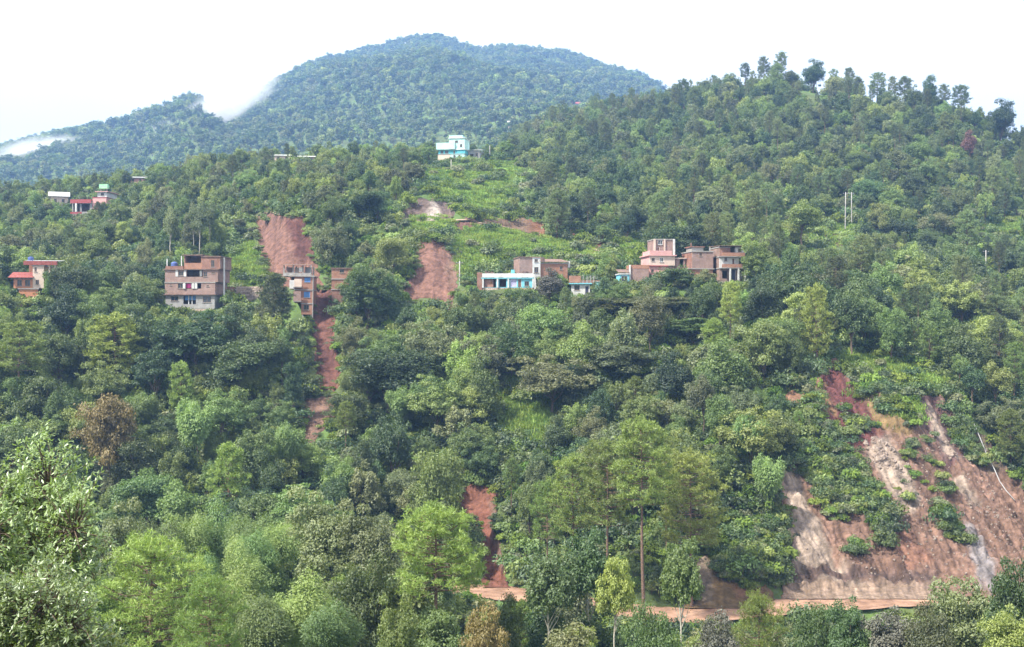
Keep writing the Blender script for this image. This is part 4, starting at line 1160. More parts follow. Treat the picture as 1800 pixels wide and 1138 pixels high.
def broadleaf(seed, H_=12.0, W_=8.5, base=0.28, nclump=34, ncard=7500, L=0.5, cr=0.2, leaf='mid', bark=BARK, droop=0.0, flat=1.0, trunk_r=0.2, aspect=0.5, vz=1.0):
    g = np.random.default_rng(seed)
    zc = H_ * (base + (1 - base) * 0.52); rz = H_ * (1 - base) * 0.5 * flat; rx = W_ * 0.5
    d = sph(nclump * 3, g); d = d[d[:, 2] > -0.55][:nclump]
    rad = g.uniform(0.34, 0.92, len(d))[:, None]
    an_ = np.arctan2(d[:, 1:2], d[:, :1])
    lob = 1 + 0.30 * np.sin(an_ * 2 + seed) * np.cos(d[:, 2:] * 3.5 + seed * 2) + 0.16 * np.sin(an_ * 5 + seed * 3)      # boughs and bays round the crown
    cc = d * rad * lob * np.array([rx, rx, rz]) + np.array([0, 0, zc])
    r = W_ * cr * g.uniform(0.5, 1.45, len(cc))
    w = r ** 2; cnt = np.maximum(10, (ncard * w / w.sum()).astype(int))
    cs, ns, tt, cid = [], [], [], []
    for c, rr, k in zip(cc, r, cnt):
        dd = sph(int(k * 1.5), g); dd = dd[dd[:, 2] > -0.75 + 0.35 * g.random(len(dd))][:k]
        lump = 1 + 0.25 * np.sin(dd[:, 0] * 6 + c[0] * 3) * np.sin(dd[:, 1] * 6 + c[1] * 3) * np.cos(dd[:, 2] * 5)
        cs.append(c + dd * (rr * (1 + 0.35 * g.random(len(dd)) ** 4) * g.uniform(0.5, 1.08, len(dd)) * lump)[:, None] * np.array([0.95, 0.95, vz]))
        ns.append(dd * 0.8 + g.normal(0, 0.55, dd.shape) + np.array([0, 0, 0.30]))
        ct = g.uniform(0.1, 0.9)
        tt.append(np.clip(ct * 0.6 + 0.4 * g.random(len(dd)), 0, 1))
    kf = ncard // 11; df = sph(kf, g); df[:, 2] = np.where(df[:, 2] < -.6, -df[:, 2], df[:, 2])
    lo = 1 + 0.22 * np.sin(df[:, :1] * 3 + seed) * np.cos(df[:, 1:2] * 2.6 + seed * 2)
    cs.append(df * lo * g.uniform(.35, .8, (kf, 1)) * np.array([rx, rx, rz]) + np.array([0, 0, zc])); ns.append(df + g.normal(0, .6, df.shape) + np.array([0, 0, .3])); tt.append(g.uniform(.1, .9, kf))
    cs = np.vstack(cs); ns = np.vstack(ns); tt = np.concatenate(tt)
    ax = np.cross(ns, g.normal(0, 1, ns.shape)) + np.array([0, 0, -droop])
    n = len(cs); LL = L * g.uniform(0.6, 1.35, n)
    cr_ = kites(cs, ax, ns, LL, LL * aspect * g.uniform(0.8, 1.25, n))
    tr = MB(); top = np.array([g.normal(0, .3), g.normal(0, .3), zc + rz * 0.2])
    k1 = np.array([g.normal(0, .25), g.normal(0, .25), H_ * base])
    tr.tube([(0, 0, -1.5), (0, 0, 0), k1 * .5 + [0.06, 0, 0], k1, (k1 + top) / 2 + g.normal(0, .2, 3), top], np.array([1.5, 1.25, 1, .85, .55, .15]) * trunk_r, 7)
    order = np.argsort(-r)[:11]
    for i in order:
        a = k1 + (top - k1) * g.uniform(0, 0.6); b = cc[i]
        mid = (a + b) / 2 + np.array([0, 0, -0.06 * np.linalg.norm(b - a)]) + g.normal(0, .15, 3)
        tr.tube([a, mid, b], np.array([.5, .33, .08]) * trunk_r, 5)
    return Proto(tr, cr_, tt, H_, W_, bark, leaf)


def pine(seed, H_=22.0, W_=7.5, base=0.5, nbr=46, ntuft=900, L=0.62, leaf='pine', blades=9, trunk_r=0.22, bw=0.085):
    """long bare trunk, rounded open crown of upturned needle tufts"""
    g = np.random.default_rng(seed)
    tr = MB(); lean = g.normal(0, .02, 2)
    px = lambda z: np.array([lean[0] * z + 0.12 * math.sin(z * .3 + seed), lean[1] * z, z])
    zs = np.linspace(-1.5, H_ * 0.97, 9)
    tr.tube([px(z) for z in zs], trunk_r * np.linspace(1.25, 0.2, 9), 7)
    tips = []
    for k in range(nbr):
        f = (k + g.random()) / nbr; z = H_ * (base + (0.96 - base) * f)
        # crown outline: widest a third of the way up, rounded top
        env = math.sqrt(max(0.05, 1 - ((f - 0.36) / 0.70) ** 2))
        ln = W_ * 0.5 * env * g.uniform(0.6, 1.08); an = k * 2.399 + g.normal(0, .35)
        a = px(z); rise = 0.12 + 0.55 * f
        dirv = np.array([math.cos(an), math.sin(an), 0])
        b = a + dirv * ln * 0.55 + np.array([0, 0, ln * 0.10 * rise]); c = a + dirv * ln + np.array([0, 0, ln * rise * 0.75])
        tr.tube([a, b, c], np.array([.055, .035, .012]) * (0.7 + 0.6 * (1 - f)), 4, cap=False)
        m = max(4, int(ntuft / nbr * (0.4 + ln / (W_ * .5))))
        ends = [(b, c)]
        for _ in range(3):                                   # side twigs
            t_ = g.uniform(.35, .85); p0 = a + (c - a) * t_ + (b - (a + c) / 2) * (1 - abs(2 * t_ - 1)); sd = np.array([-dirv[1], dirv[0], 0]) * g.choice([-1, 1])
            p1 = p0 + sd * ln * g.uniform(.18, .34) + dirv * ln * .2 + np.array([0, 0, ln * g.uniform(.05, .2)])
            tr.tube([p0, p1], [.03, .012], 4, cap=False); ends.append((p0, p1))
        for j in range(m):
            p0, p1 = ends[j % 4]; p = p0 + (p1 - p0) * g.uniform(.45, 1.08)
            tips.append(p + g.normal(0, 1, 3) * np.array([.26, .26, .16]) + np.array([0, 0, .15]))
    for _ in range(ntuft // 14):
        tips.append(px(H_ * g.uniform(0.9, 1.0)) + g.normal(0, .45, 3))
    tips = np.array(tips); n = len(tips)
    c = np.repeat(tips, blades, 0)
    dd = unit(g.normal(0, 1, (n * blades, 3)) + np.array([0, 0, 0.65]))
    LL = L * g.uniform(0.6, 1.2, n * blades)
    nr = g.normal(0, 1, dd.shape)
    cr_ = kites(c + dd * LL[:, None] * 0.5, dd, nr, LL, np.full(n * blades, bw) * g.uniform(.7, 1.5, n * blades) * (L / .62), 0)
    tt = np.clip(np.repeat(g.uniform(0, 1, n), blades) * 0.7 + 0.3 * g.random(n * blades), 0, 1)
    return Proto(tr, cr_, tt, H_, W_, BARK_P, leaf)


def bamboo(seed, H_=11.0, W_=7.0, nculm=9, nleaf=1300, leaf='bamboo', L=0.4, head=.19):
    """arching culms, each ending in a rounded feathery plume"""
    g = np.random.default_rng(seed)
    tr = MB(); cs, ax, ns, tt = [], [], [], []
    for k in range(nculm):
        an = k * 2.399 + g.normal(0, .3); out = W_ * 0.42 * math.sqrt((k + .4) / nculm); hh = H_ * g.uniform(0.74, 0.97) * (1 - 0.22 * (out / (W_ * .5)) ** 2)
        dv = np.array([math.cos(an), math.sin(an), 0]); b0 = dv * out * 0.25
        t_ = np.linspace(0, 1, 9)
        pts = b0 + dv * (out * 0.8 * t_ ** 2.2)[:, None] + np.array([0, 0, 1.0]) * (hh * t_)[:, None]
        pts = np.vstack([pts, pts[-1] + dv * 0.6 + np.array([0, 0, -0.25])])
        tr.tube(pts, np.linspace(.06, .012, 10), 4, cap=False)
        m = int(nleaf * g.uniform(.75, 1.2)); d = sph(m, g)
        rad = W_ * head * g.uniform(.8, 1.2); ln2 = hh * g.uniform(.2, .3); hor = d * np.array([1, 1, 0.35])
        i = np.clip((0.80 + 0.2 * d[:, 2]) * 8, 0, 8.999); i0 = i.astype(int); p = pts[i0] * (1 - (i - i0))[:, None] + pts[i0 + 1] * (i - i0)[:, None]
        p[:, 2] = hh * .80
        wave = 1 + .4 * fbm(d[:, 0] * 2.2 + k * 7, d[:, 1] * 2.2 + d[:, 2] * 2, 2, 5)
        c = p + d * np.array([1, 1, 0]) * (rad * wave * g.uniform(.5, 1.06, m))[:, None]; c[:, 2] += d[:, 2] * ln2 * wave * g.uniform(.6, 1.05, m)
        cs.append(c); ax.append(hor * 1.0 + np.array([0, 0, -0.55]) + g.normal(0, .35, (m, 3))); ns.append(d + np.array([0, 0, .45]) + g.normal(0, .35, (m, 3)))
        tt.append(np.clip(g.uniform(.2, .85) * .6 + .4 * g.random(m), 0, 1))
    cs = np.vstack(cs); ax = np.vstack(ax); ns = np.vstack(ns); tt = np.concatenate(tt); n = len(cs)
    LL = L * g.uniform(.55, 1.3, n)
    cr_ = kites(cs, ax, ns, LL, LL * .34)
    return Proto(tr, cr_, tt, H_, W_, CULM, leaf)


def spray_tree(seed, H_, W_, base, ntw=420, nl=17, L=0.24, leaf='glossy'):
    """near tree: leaf rosettes at twig ends, leaves hanging outward"""
    g = np.random.default_rng(seed)
    zc = H_ * (base + (1 - base) * .5); rz = H_ * (1 - base) * .5; rx = W_ * .5
    lob = sph(16, g) * g.uniform(.5, .8, (16, 1)); lob[:, 2] = np.abs(lob[:, 2]) * 1.0 - 0.25
    w_i = g.integers(0, 16, ntw)
    d = sph(ntw, g); tw = (lob[w_i] + d * g.uniform(.16, .38, (ntw, 1))) * np.array([rx, rx, rz]) + np.array([0, 0, zc])
    dirs = unit((tw - np.array([0, 0, zc - rz * .6])) / np.array([rx, rx, rz]))
    tr = MB(); cen = np.array([0, 0, zc - rz * .8])
    tr.tube([(0, 0, -1.5), (0, 0, 0), cen * .6, cen, (0, 0, zc + rz * .5)], [.32, .27, .2, .17, .05], 8)
    for k in range(16):
        b = lob[k] * np.array([rx, rx, rz]) + np.array([0, 0, zc]); a = cen + np.array([0, 0, g.uniform(-.2, .9) * rz])
        tr.tube([a, (a + b) / 2 + g.normal(0, .15, 3), b], [.09, .06, .025], 6)
        for i in np.where(w_i == k)[0][::2]:
            tr.tube([b, (b + tw[i]) / 2 + g.normal(0, .06, 3), tw[i]], [.022, .016, .008], 4, cap=False)
    n = ntw * nl
    base_p = np.repeat(tw, nl, 0); dv = np.repeat(dirs, nl, 0)
    a_ = unit(sph(n, g) * .9 + dv * 0.55 + np.array([0, 0, -0.35]))
    LL = L * g.uniform(.6, 1.2, n)
    c = base_p + a_ * LL[:, None] * .62 + dv * g.uniform(-.30, .12, (n, 1))
    nr = np.array([0, 0, 1.0]) + dv * .4 + g.normal(0, .3, (n, 3))
    cr_ = kites(c, a_, nr, LL, LL * g.uniform(.3, .42, n), 0.16)
    tt = np.clip(np.repeat(g.uniform(.1, .9, ntw), nl) * .55 + .45 * g.random(n), 0, 1)
    return Proto(tr, cr_, tt, H_, W_, BARK, leaf)


def shrub(seed, H_=2.0, W_=2.4, n=420, L=0.34, leaf='shrub', flat=0.35):
    g = np.random.default_rng(seed)
    k = 7; cc = g.normal(0, 1, (k, 3)) * np.array([W_ * .25, W_ * .25, H_ * .1]) + np.array([0, 0, H_ * .42]); r = g.uniform(.5, .95, k) * H_ * .5
    i = g.integers(0, k, n); d = sph(n, g); d[:, 2] = np.abs(d[:, 2]) * 1.05 - .18
    c = cc[i] + d * (r[i] * g.uniform(.6, 1.1, n))[:, None]
    ns = d + g.normal(0, .5, d.shape) + np.array([0, 0, .3]); ax = np.cross(ns, g.normal(0, 1, d.shape))
    LL = L * g.uniform(.6, 1.4, n)
    tr = MB()
    for j in range(4):
        tr.tube([(0, 0, -.4), cc[j] * .6, cc[j]], [.04, .03, .01], 4, cap=False)
    return Proto(tr, kites(c, ax, ns, LL, LL * .55), np.clip(g.random(k)[i] * .6 + .4 * g.random(n), 0, 1), H_, W_, BARK, leaf)


def tuft(seed, H_=0.9, W_=1.6, n=90, leaf='grass'):
    g = np.random.default_rng(seed)
    p = g.normal(0, W_ * .3, (n, 3)); p[:, 2] = 0
    ax = unit(g.normal(0, .45, (n, 3)) + np.array([0, 0, 1.0])); LL = H_ * g.uniform(.4, 1.1, n)
    nr = np.stack([g.normal(0, 1, n), g.normal(0, 1, n), np.full(n, .6)], -1)
    tr = MB(); tr.tube([(0, 0, -.2), (0, 0, .1)], .03, 4)
    return Proto(tr, kites(p + ax * LL[:, None] * .4, ax, nr, LL, LL * .16), g.random(n), H_, W_, BARK, leaf)


# near-detail prototypes for the single trees
BL = [broadleaf(100, 13, 8.6, .10, 80, 14000, L=.38, cr=.13, vz=.9), broadleaf(101, 12, 7.6, .12, 60, 13000, L=.40, cr=.15, vz=.75), broadleaf(102, 15, 7.4, .10, 90, 14000, L=.38, cr=.12, vz=1.2),
      broadleaf(103, 11, 9.0, .10, 70, 14000, L=.36, cr=.13, vz=.7), broadleaf(104, 16, 6.4, .10, 80, 13500, L=.38, cr=.14, vz=1.2), broadleaf(105, 10, 7.6, .06, 64, 13000, L=.36, cr=.14, vz=.9),
      broadleaf(106, 12, 10.5, .16, 120, 17000, L=.40, cr=.10, vz=.7), broadleaf(107, 13, 6.0, .36, 44, 7500, L=.38, cr=.15, trunk_r=.17),
      broadleaf(120, 14, 6.8, .12, 130, 13000, L=.34, cr=.085, vz=1.9), broadleaf(121, 12, 9.0, .30, 90, 11000, L=.36, cr=.09, vz=.6), broadleaf(122, 10, 8.0, .05, 120, 13000, L=.34, cr=.09, vz=1.4), broadleaf(123, 11, 6.2, .22, 60, 7000, L=.36, cr=.11, vz=1.3)]
BLF = [broadleaf(110, 11, 7.5, .22, 80, 15000, L=.32, cr=.12, trunk_r=.16, bark=BARK_W), broadleaf(111, 12, 6.5, .42, 56, 12000, L=.34, cr=.14, trunk_r=.14, bark=BARK_W), broadleaf(112, 9, 8.0, .06, 100, 18000, L=.30, cr=.12, vz=.8), broadleaf(113, 14, 5.6, .48, 40, 9500, L=.34, cr=.15, trunk_r=.13, bark=BARK_W),
       broadleaf(115, 17, 8.4, .2, 120, 22000, L=.33, cr=.115, vz=.75), broadleaf(116, 11, 5.6, .06, 80, 15000, L=.29, cr=.14, vz=.9)]
PN = [pine(200, 23, 7.6, .50, nbr=60, ntuft=1000, bw=.1), pine(201, 20, 8.0, .42, nbr=64, ntuft=1050, bw=.1), pine(202, 25, 7.0, .58, nbr=52, ntuft=850, bw=.1), pine(203, 15, 7.0, .22, nbr=64, ntuft=1150, bw=.1)]
PNF = [pine(210, 23, 8.6, .50, nbr=72, ntuft=1500, L=.5, blades=12, bw=.075), pine(211, 21, 9.0, .40, nbr=78, ntuft=1600, L=.5, blades=12, bw=.075), pine(212, 27, 7.6, .60, nbr=66, ntuft=1300, L=.5, blades=12, bw=.075),
       pine(213, 12, 8.5, .10, nbr=90, ntuft=2300, L=.40, blades=12, bw=.06), pine(214, 18, 8.4, .54, nbr=72, ntuft=1700, L=.46, blades=12, bw=.065)]
BB = [bamboo(300, nculm=12), bamboo(301, 10, 6, 10), bamboo(302, 12, 8, 14)]
BBF = [bamboo(310, 14, 6, 5, 3800, L=.29, head=.30), bamboo(311, 12, 5.4, 4, 4200, L=.27, head=.34), bamboo(312, 14, 7.0, 6, 3400, L=.29, head=.28)]
SPRAY = [spray_tree(400, 11.5, 6.4, .1, ntw=1700, L=.18), spray_tree(401, 6.6, 5.4, .12, ntw=1400, nl=18, L=.165)]
PLACED = []   # every single tree: dict(o, kind, tone, u, v, size, Y)
KIND_NAME = {'broad': "broadleaf_tree", 'pine': "pine_tree", 'bamboo': "bamboo_clump"}
_pc = {}


def place(kind, proto, x, y, z, scale, sxy=1.0, tone=None, rot=None, bark=None, label=None):
    nm = KIND_NAME[kind]
    key = id(proto)
    if key not in _pc: _pc[key] = proto.meshes(nm)
    tm, cm = _pc[key]
    e = obj(nm, None, None, (x, y, z), (0, 0, random.uniform(0, 6.28) if rot is None else rot)); e.scale = (scale * sxy, scale * sxy, scale)
    t = obj("culms" if kind == 'bamboo' else "trunk", tm, e); c = obj("foliage" if kind == 'bamboo' else "crown", cm, e)
    if tone and tone != proto.leaf:
        c.material_slots[0].link = 'OBJECT'; c.material_slots[0].material = LEAF[tone]
    if bark:
        t.material_slots[0].link = 'OBJECT'; t.material_slots[0].material = bark
    u = CX + F * x / y
    d = dict(o=e, kind=kind, tone=tone or proto.leaf, u=u, v=CY - F * (z + proto.H * scale * .62) / y, top=CY - F * (z + proto.H * scale) / y, w=proto.W * scale * sxy * F / y, Y=y, label=label)
    PLACED.append(d)
    return d


# ------------------------------------------------------------------ where trees may stand: a coarse map of what must stay in view
RS = 4
RW, RH = 1800 // RS, 1138 // RS + 1
LIM = np.zeros((RH, RW))
uu = (np.arange(RW) + .5) * RS; vv_ = (np.arange(RH) + .5) * RS
GYR = np.full((RH, RW), 5000.0)
ysamp = np.concatenate([np.arange(162, 700, 1.5), np.arange(700, 2800, 12)])
HORV = np.zeros((RW, len(ysamp)))
for a in range(RW):
    v_ = CY - F * HU(np.full(ysamp.shape, uu[a]), ysamp) / ysamp
    run = np.minimum.accumulate(v_); HORV[a] = run
    k = np.searchsorted(-run, -vv_)
    ok = k < len(ysamp); GYR[ok, a] = ysamp[k[ok]]
UU, VV = np.meshgrid(uu, vv_)
for (u0, v0, u1, v1, Y) in PROT:
    Y = Y + 12
    s_ = (UU > u0) & (UU < u1) & (VV > v0) & (VV < v1)
    LIM[s_] = np.maximum(LIM[s_], Y)
SOFT = np.zeros((RH, RW))
for (_, _, poly, _, _, _) in SCARS:
    d_ = inpoly(poly, UU, VV); LIM[d_ > 1] = np.maximum(LIM[d_ > 1], GYR[d_ > 1] + 4)
for poly in CLEAR:
    d_ = inpoly(poly, UU, VV); SOFT[d_ > 0] = np.maximum(SOFT[d_ > 0], GYR[d_ > 0] + 2)
for poly in ([(832, 1030), (912, 1030), (912, 1056), (832, 1056)], [(1140, 1066), (1300, 1056), (1380, 1046), (1660, 1042), (1660, 1052), (1500, 1064), (1260, 1084), (1140, 1082)]):
    d_ = inpoly(poly, UU, VV); LIM[d_ > 0] = np.maximum(LIM[d_ > 0], 190)
for (u, v) in ((1712, 745), (1735, 800), (1757, 846), (1784, 880)):
    LIM[int(v / RS) - 3:int(v / RS) + 4, int(u / RS) - 3:int(u / RS) + 4] = 240
FEATLIM = np.zeros((RH, RW))


def rect(u, top, w, bot):
    a0, a1 = int(max(0, (u - w * .42) / RS)), int(min(RW, (u + w * .42) / RS + 1))
    b0, b1 = int(max(0, top / RS)), int(min(RH, bot / RS + 1))
    return a0, a1, b0, b1


def blocked(u, top, w, bot, Y, soft=True, frac=0.03):
    a0, a1, b0, b1 = rect(u, top, w, bot)
    if a1 <= a0 or b1 <= b0: return False
    n = (a1 - a0) * (b1 - b0)
    if (LIM[b0:b1, a0:a1] > Y).sum() > frac * n + 0.2: return True
    if soft and (SOFT[b0:b1, a0:a1] > Y).sum() > 0.09 * n: return True
    if (FEATLIM[b0:b1, a0:a1] > Y).sum() > 0.35 * n: return True
    return False


def feature(kind, proto, u, top, Y, width, tone=None, height=None, bark=None, label=None, rot=None):
    """a tree seen in the photograph: crown centre column, top row, distance, crown width in photo pixels"""
    x = (u - CX) / F * Y; z = float(H(x, Y)); zt = (CY - top) / F * Y
    hh = zt - z
    if height: hh = height; z = min(z + 2.0, zt - hh) if zt - hh > z else zt - hh
    sc = hh / proto.H; sxy = max(.6, (width / F * Y) / (proto.W * sc))
    d = place(kind, proto, x, Y, zt - hh, sc, sxy, tone, rot, bark, label)
    a0, a1, b0, b1 = rect(u, top, width, top + min(width * 1.2, hh * F / Y))
    FEATLIM[b0:b1, a0:a1] = np.maximum(FEATLIM[b0:b1, a0:a1], Y - 1.5)
    return d


# trees that stand out in the photograph
ft = feature
# foreground, left
ft('broad', SPRAY[0], -4, 645, 40, 410, 'glossy', label="big leafy tree with hanging glossy leaves filling the lower left edge")
ft('broad', SPRAY[1], 58, 925, 33, 360, 'glossy', label="bright glossy bush-like tree in the bottom left corner")
ft('broad', SPRAY[1], 190, 1075, 36, 110, 'yellow', label="yellow-green spray of leaves at the bottom beside the glossy corner tree")
ft('pine', PNF[3], 262, 952, 98, 210, label="wide young pine beside the glossy corner tree")
ft('pine', PNF[3], 365, 1020, 90, 130, label="low young pine in front of the wide young pine")
ft('broad', BLF[4], 192, 884, 122, 100, 'grey', label="grey-green round tree between the glossy tree and the bamboo")
for u, tp, Y, w, lb in ((272, 894, 140, 72, "round-topped bamboo clump nearest the grey-green round tree"), (330, 882, 143, 66, "bamboo plume second from the grey-green round tree"), (383, 878, 146, 70, "tall bamboo plume in the middle of the bamboo row"), (440, 884, 143, 70, "bamboo clump at the far end of the bamboo row"),
                         (452, 918, 134, 50, "small round bamboo tuft in front of the bamboo row"), (318, 962, 126, 60, "low bamboo tuft below the round-topped clump"), (352, 958, 124, 54, "low bamboo tuft beside a gap in the bamboo"), (425, 948, 126, 60, "dark little bamboo tuft below the bamboo row's end"), (500, 905, 140, 60, "bamboo tuft behind the grey-green wide tree"),
                         (405, 1014, 104, 90, "bamboo clump above the bottom edge, next to the young pine"), (470, 1030, 98, 85, "bamboo plume in the middle of the bottom edge clump"), (530, 1012, 102, 90, "feathery bamboo clump above the bottom edge below the wide tree"), (575, 1040, 96, 80, "drooping bamboo at the bottom edge beside the tall pine")):
    ft('bamboo', BBF[(int(u) // 7) % 3], u, tp, Y, w * 1.3, height=None if w > 62 else 9.5, label=lb)
ft('broad', BLF[4], 575, 862, 134, 125, 'grey', label="wide grey-green tree with layered boughs, right of the bamboo")
ft('broad', BLF[4], 655, 884, 132, 110, 'grey', label="grey-green tree touching the tall pine's crown")
ft('broad', BLF[2], 640, 1000, 108, 120, 'mid', label="leafy tree at the bottom just left of the tall pine trunk")
ft('pine', PNF[4], 768, 893, 108, 165, label="bright round-crowned pine with bare trunk in front of the red scar")
ft('broad', BLF[0], 700, 1062, 90, 78, 'bright', label="small pale green tree at the bottom beside the pine trunk")
ft('broad', BLF[2], 850, 1078, 96, 62, 'olive', label="small orange-brown bush at the bottom below the road")
ft('broad', BLF[2], 885, 1068, 110, 80, 'mid', label="green shrubby tree below the road, beside the orange-brown bush")
ft('broad', BLF[3], 965, 978, 112, 95, 'dark', label="dark leafy tree with slender pale trunks beside the road gap")
ft('broad', BLF[3], 1032, 938, 116, 92, 'dark', label="taller dark tree with pale trunk in front of the pines")
ft('broad', BLF[3], 1082, 982, 113, 66, 'yellow', label="bright yellow-green young tree among dark trunks")
ft('broad', BLF[3], 1196, 952, 118, 62, 'bright', label="thin tree with light green top and pale trunk by the road")
ft('broad', BLF[2], 1150, 1085, 100, 80, 'mid', label="bushy tree at the bottom below the tallest pine")
# pines on the spur
ft('pine', PNF[2], 1132, 738, 160, 112, label="tallest pine with long bare trunk rising above the spur")
ft('pine', PNF[0], 1070, 776, 168, 104, label="pine just left of the tallest pine")
ft('pine', PNF[0], 1008, 802, 171, 92, label="pine leaning over the slope at the end of the pine row")
ft('pine', PNF[1], 1216, 796, 170, 128, label="broad rounded pine right of the tallest pine")
ft('pine', PNF[0], 1172, 768, 180, 62, label="pine crown behind the broad rounded pine")
ft('pine', PNF[0], 960, 846, 176, 62, label="small pine at the outer end of the pine row")
# bottom right
ft('pine', PNF[3], 1332, 1052, 112, 100, label="young pine in front of the road bend")
ft('broad', BLF[2], 1260, 1092, 105, 90, 'mauve', label="greyish bush below the road in front of the brown bank")
ft('broad', BLF[5], 1487, 1046, 112, 72, 'dark', label="dark upright tree at the bottom edge in front of the road")
ft('broad', BLF[5], 1568, 1066, 110, 100, 'mauve', label="mauve-grey bush at the bottom edge between two dark trees")
ft('broad', BLF[2], 1430, 1082, 118, 90, 'mid', label="low green bush beside the dark upright tree")
ft('broad', BLF[5], 1688, 1006, 108, 112, 'grey', label="rounded blue-grey tree at the bottom in front of the broad landslide")
ft('broad', BLF[5], 1785, 972, 98, 88, 'dark', label="dark tree at the lower right corner")
ft('broad', BLF[5], 1775, 1062, 90, 90, 'bright', label="bright leafy tree in the lower right corner")
ft('broad', BLF[2], 1640, 1085, 104, 80, 'grey', label="low grey-green bush at the foot of the blue-grey tree")
# mid slope
ft('pine', PN[0], 32, 566, 226, 90, label="umbrella-shaped pine with bare trunk below the orange house")
ft('pine', PN[3], 205, 556, 238, 96, label="bushy pine between the orange house and the grey house")
ft('broad', BL[3], 190, 692, 206, 98, 'olive', label="olive-brown tree standing out in the dark forest")
ft('broad', BL[6], 345, 556, 244, 150, 'dark', label="big dark tree just below the four-storey house")
ft('broad', BL[0], 425, 590, 238, 120, 'dark', label="dark tree at the right flank of the big dark tree")
ft('pine', PN[3], 484, 486, 269, 60, 'bluepine', label="feathery grey-green tree in front of the narrow brick tower")
ft('broad', BL[4], 646, 480, 270, 80, 'mid', label="tall tree hiding half of the cut-off brick house")
ft('broad', BL[0], 682, 604, 236, 150, 'dark', label="large dark domed tree right of the dark gully")
ft('bamboo', BB[2], 765, 655, 226, 92, label="pale bamboo clump on the middle of the slope")
ft('bamboo', BB[0], 705, 668, 228, 70, label="darker bamboo clump beside the pale one on mid slope")
ft('broad', BL[5], 850, 642, 228, 62, 'yellow', label="yellow-tinged tree at mid slope beside the pale bamboo")
ft('broad', BL[6], 970, 628, 230, 140, 'grey', label="wide grey-green tree at the centre of the slope")
ft('broad', BL[3], 1090, 600, 236, 130, 'grey', label="spreading grey-green tree below the pink house")
ft('broad', BL[3], 1130, 520, 262, 170, 'grey', label="broad crowned tree just below the plain brick block")
ft('broad', BL[1], 1220, 560, 248, 110, 'mid', label="leafy tree on the spur below the square brick house")
ft('broad', BL[0], 766, 772, 192, 84, 'bright', label="yellow-green tree above the scooped red scar")
ft('bamboo', BB[1], 340, 690, 212, 78, label="pale bamboo clump beside the olive-brown tree")
ft('bamboo', BB[0], 505, 725, 208, 74, label="bamboo clump below the debris tail")
ft('bamboo', BB[2], 1320, 720, 196, 82, label="tall bamboo on the edge of the broad landslide")
ft('bamboo', BB[1], 1350, 790, 188, 64, label="bamboo right beside the landslide's pale flank")
ft('broad', BL[5], 1068, 449, 286, 36, 'yellow', label="small round yellow-green tree above the white cottage")
ft('broad', BL[1], 1195, 474, 276, 60, 'mid', label="round tree in front of the pink house's annex")
ft('broad', BL[4], 1330, 430, 277, 58, 'mid', label="tall tree beside the brick and white house")
ft('broad', BL[5], 1240, 478, 275, 44, 'grey', label="small grey-green tree at the square brick house's foot")
ft('broad', BL[5], 966, 480, 273, 50, 'mauve', label="greyish leafy tree between the blue house and white cottage")
ft('bamboo', BB[2], 610, 385, 306, 46, 'dark', label="weeping dark bamboo right of the upper red scar")
ft('bamboo', BB[0], 648, 330, 330, 66, 'dark', label="tall weeping bamboo above the cut-off brick house")
ft('broad', BL[7], 1410, 352, 330, 62, 'bright', label="light green tree left of the paired poles")
ft('pine', PN[1], 1320, 335, 330, 46, 'bluepine', label="pine between the brick and white house and paired poles")
for u, tp, Y, w, lb in ((1690, 510, 275, 60, "tallest of the pines on the dark wooded slope above the landslide"), (1755, 520, 272, 58, "pine at the outer edge of the dark slope"), (1600, 545, 268, 46, "pine with a thin bare trunk above the grassy shelf"), (1735, 625, 246, 70, "broad pine just above the landslide pipe"), (1660, 560, 262, 48, "slender pine next to the tallest one above the landslide")):
    ft('pine', PN[2 if w < 50 else 1], u, tp, Y, w, 'bluepine', label=lb)
for u, tp, Y, w, pr, lb in ((1430, 112, 598, 46, BL[5], "big round tree on the skyline of the wooded hill"), (1590, 136, 552, 34, PN[0], "skyline pine nearest the big round tree"), (1635, 136, 545, 26, BL[4], "narrow skyline tree between two pines"), (1690, 150, 532, 32, PN[0], "skyline pine above the red tree"), (1662, 148, 538, 22, PN[2], "thin skyline pine beside the narrow tree"),
                             (1760, 184, 505, 56, BL[5], "large lone round tree at the hill's descending end"), (1542, 128, 562, 30, PN[0], "leaning skyline pine on the hill's middle"), (1310, 112, 640, 20, PN[2], "small skyline pine left of the summit"), (1345, 100, 625, 22, PN[2], "thin wispy pine on the hill summit"), (1370, 92, 618, 24, PN[2], "tallest wispy pine on the hill summit")):
    ft('pine' if pr in PN else 'broad', pr, u, tp, Y, w, 'bluepine' if pr in PN else 'dark', label=lb)
ft('broad', BL[5], 1705, 236, 462, 30, 'red', label="reddish tree near the hill's descending end")
for u, tp, Y, w in ((350, 352, 322, 26), (300, 365, 320, 26), (340, 360, 326, 24), (255, 420, 300, 26), (238, 500, 288, 26), (368, 356, 330, 22)):
    ft('broad', BL[7], u, tp, Y, w, 'grey', bark=BARK_W, label=None)


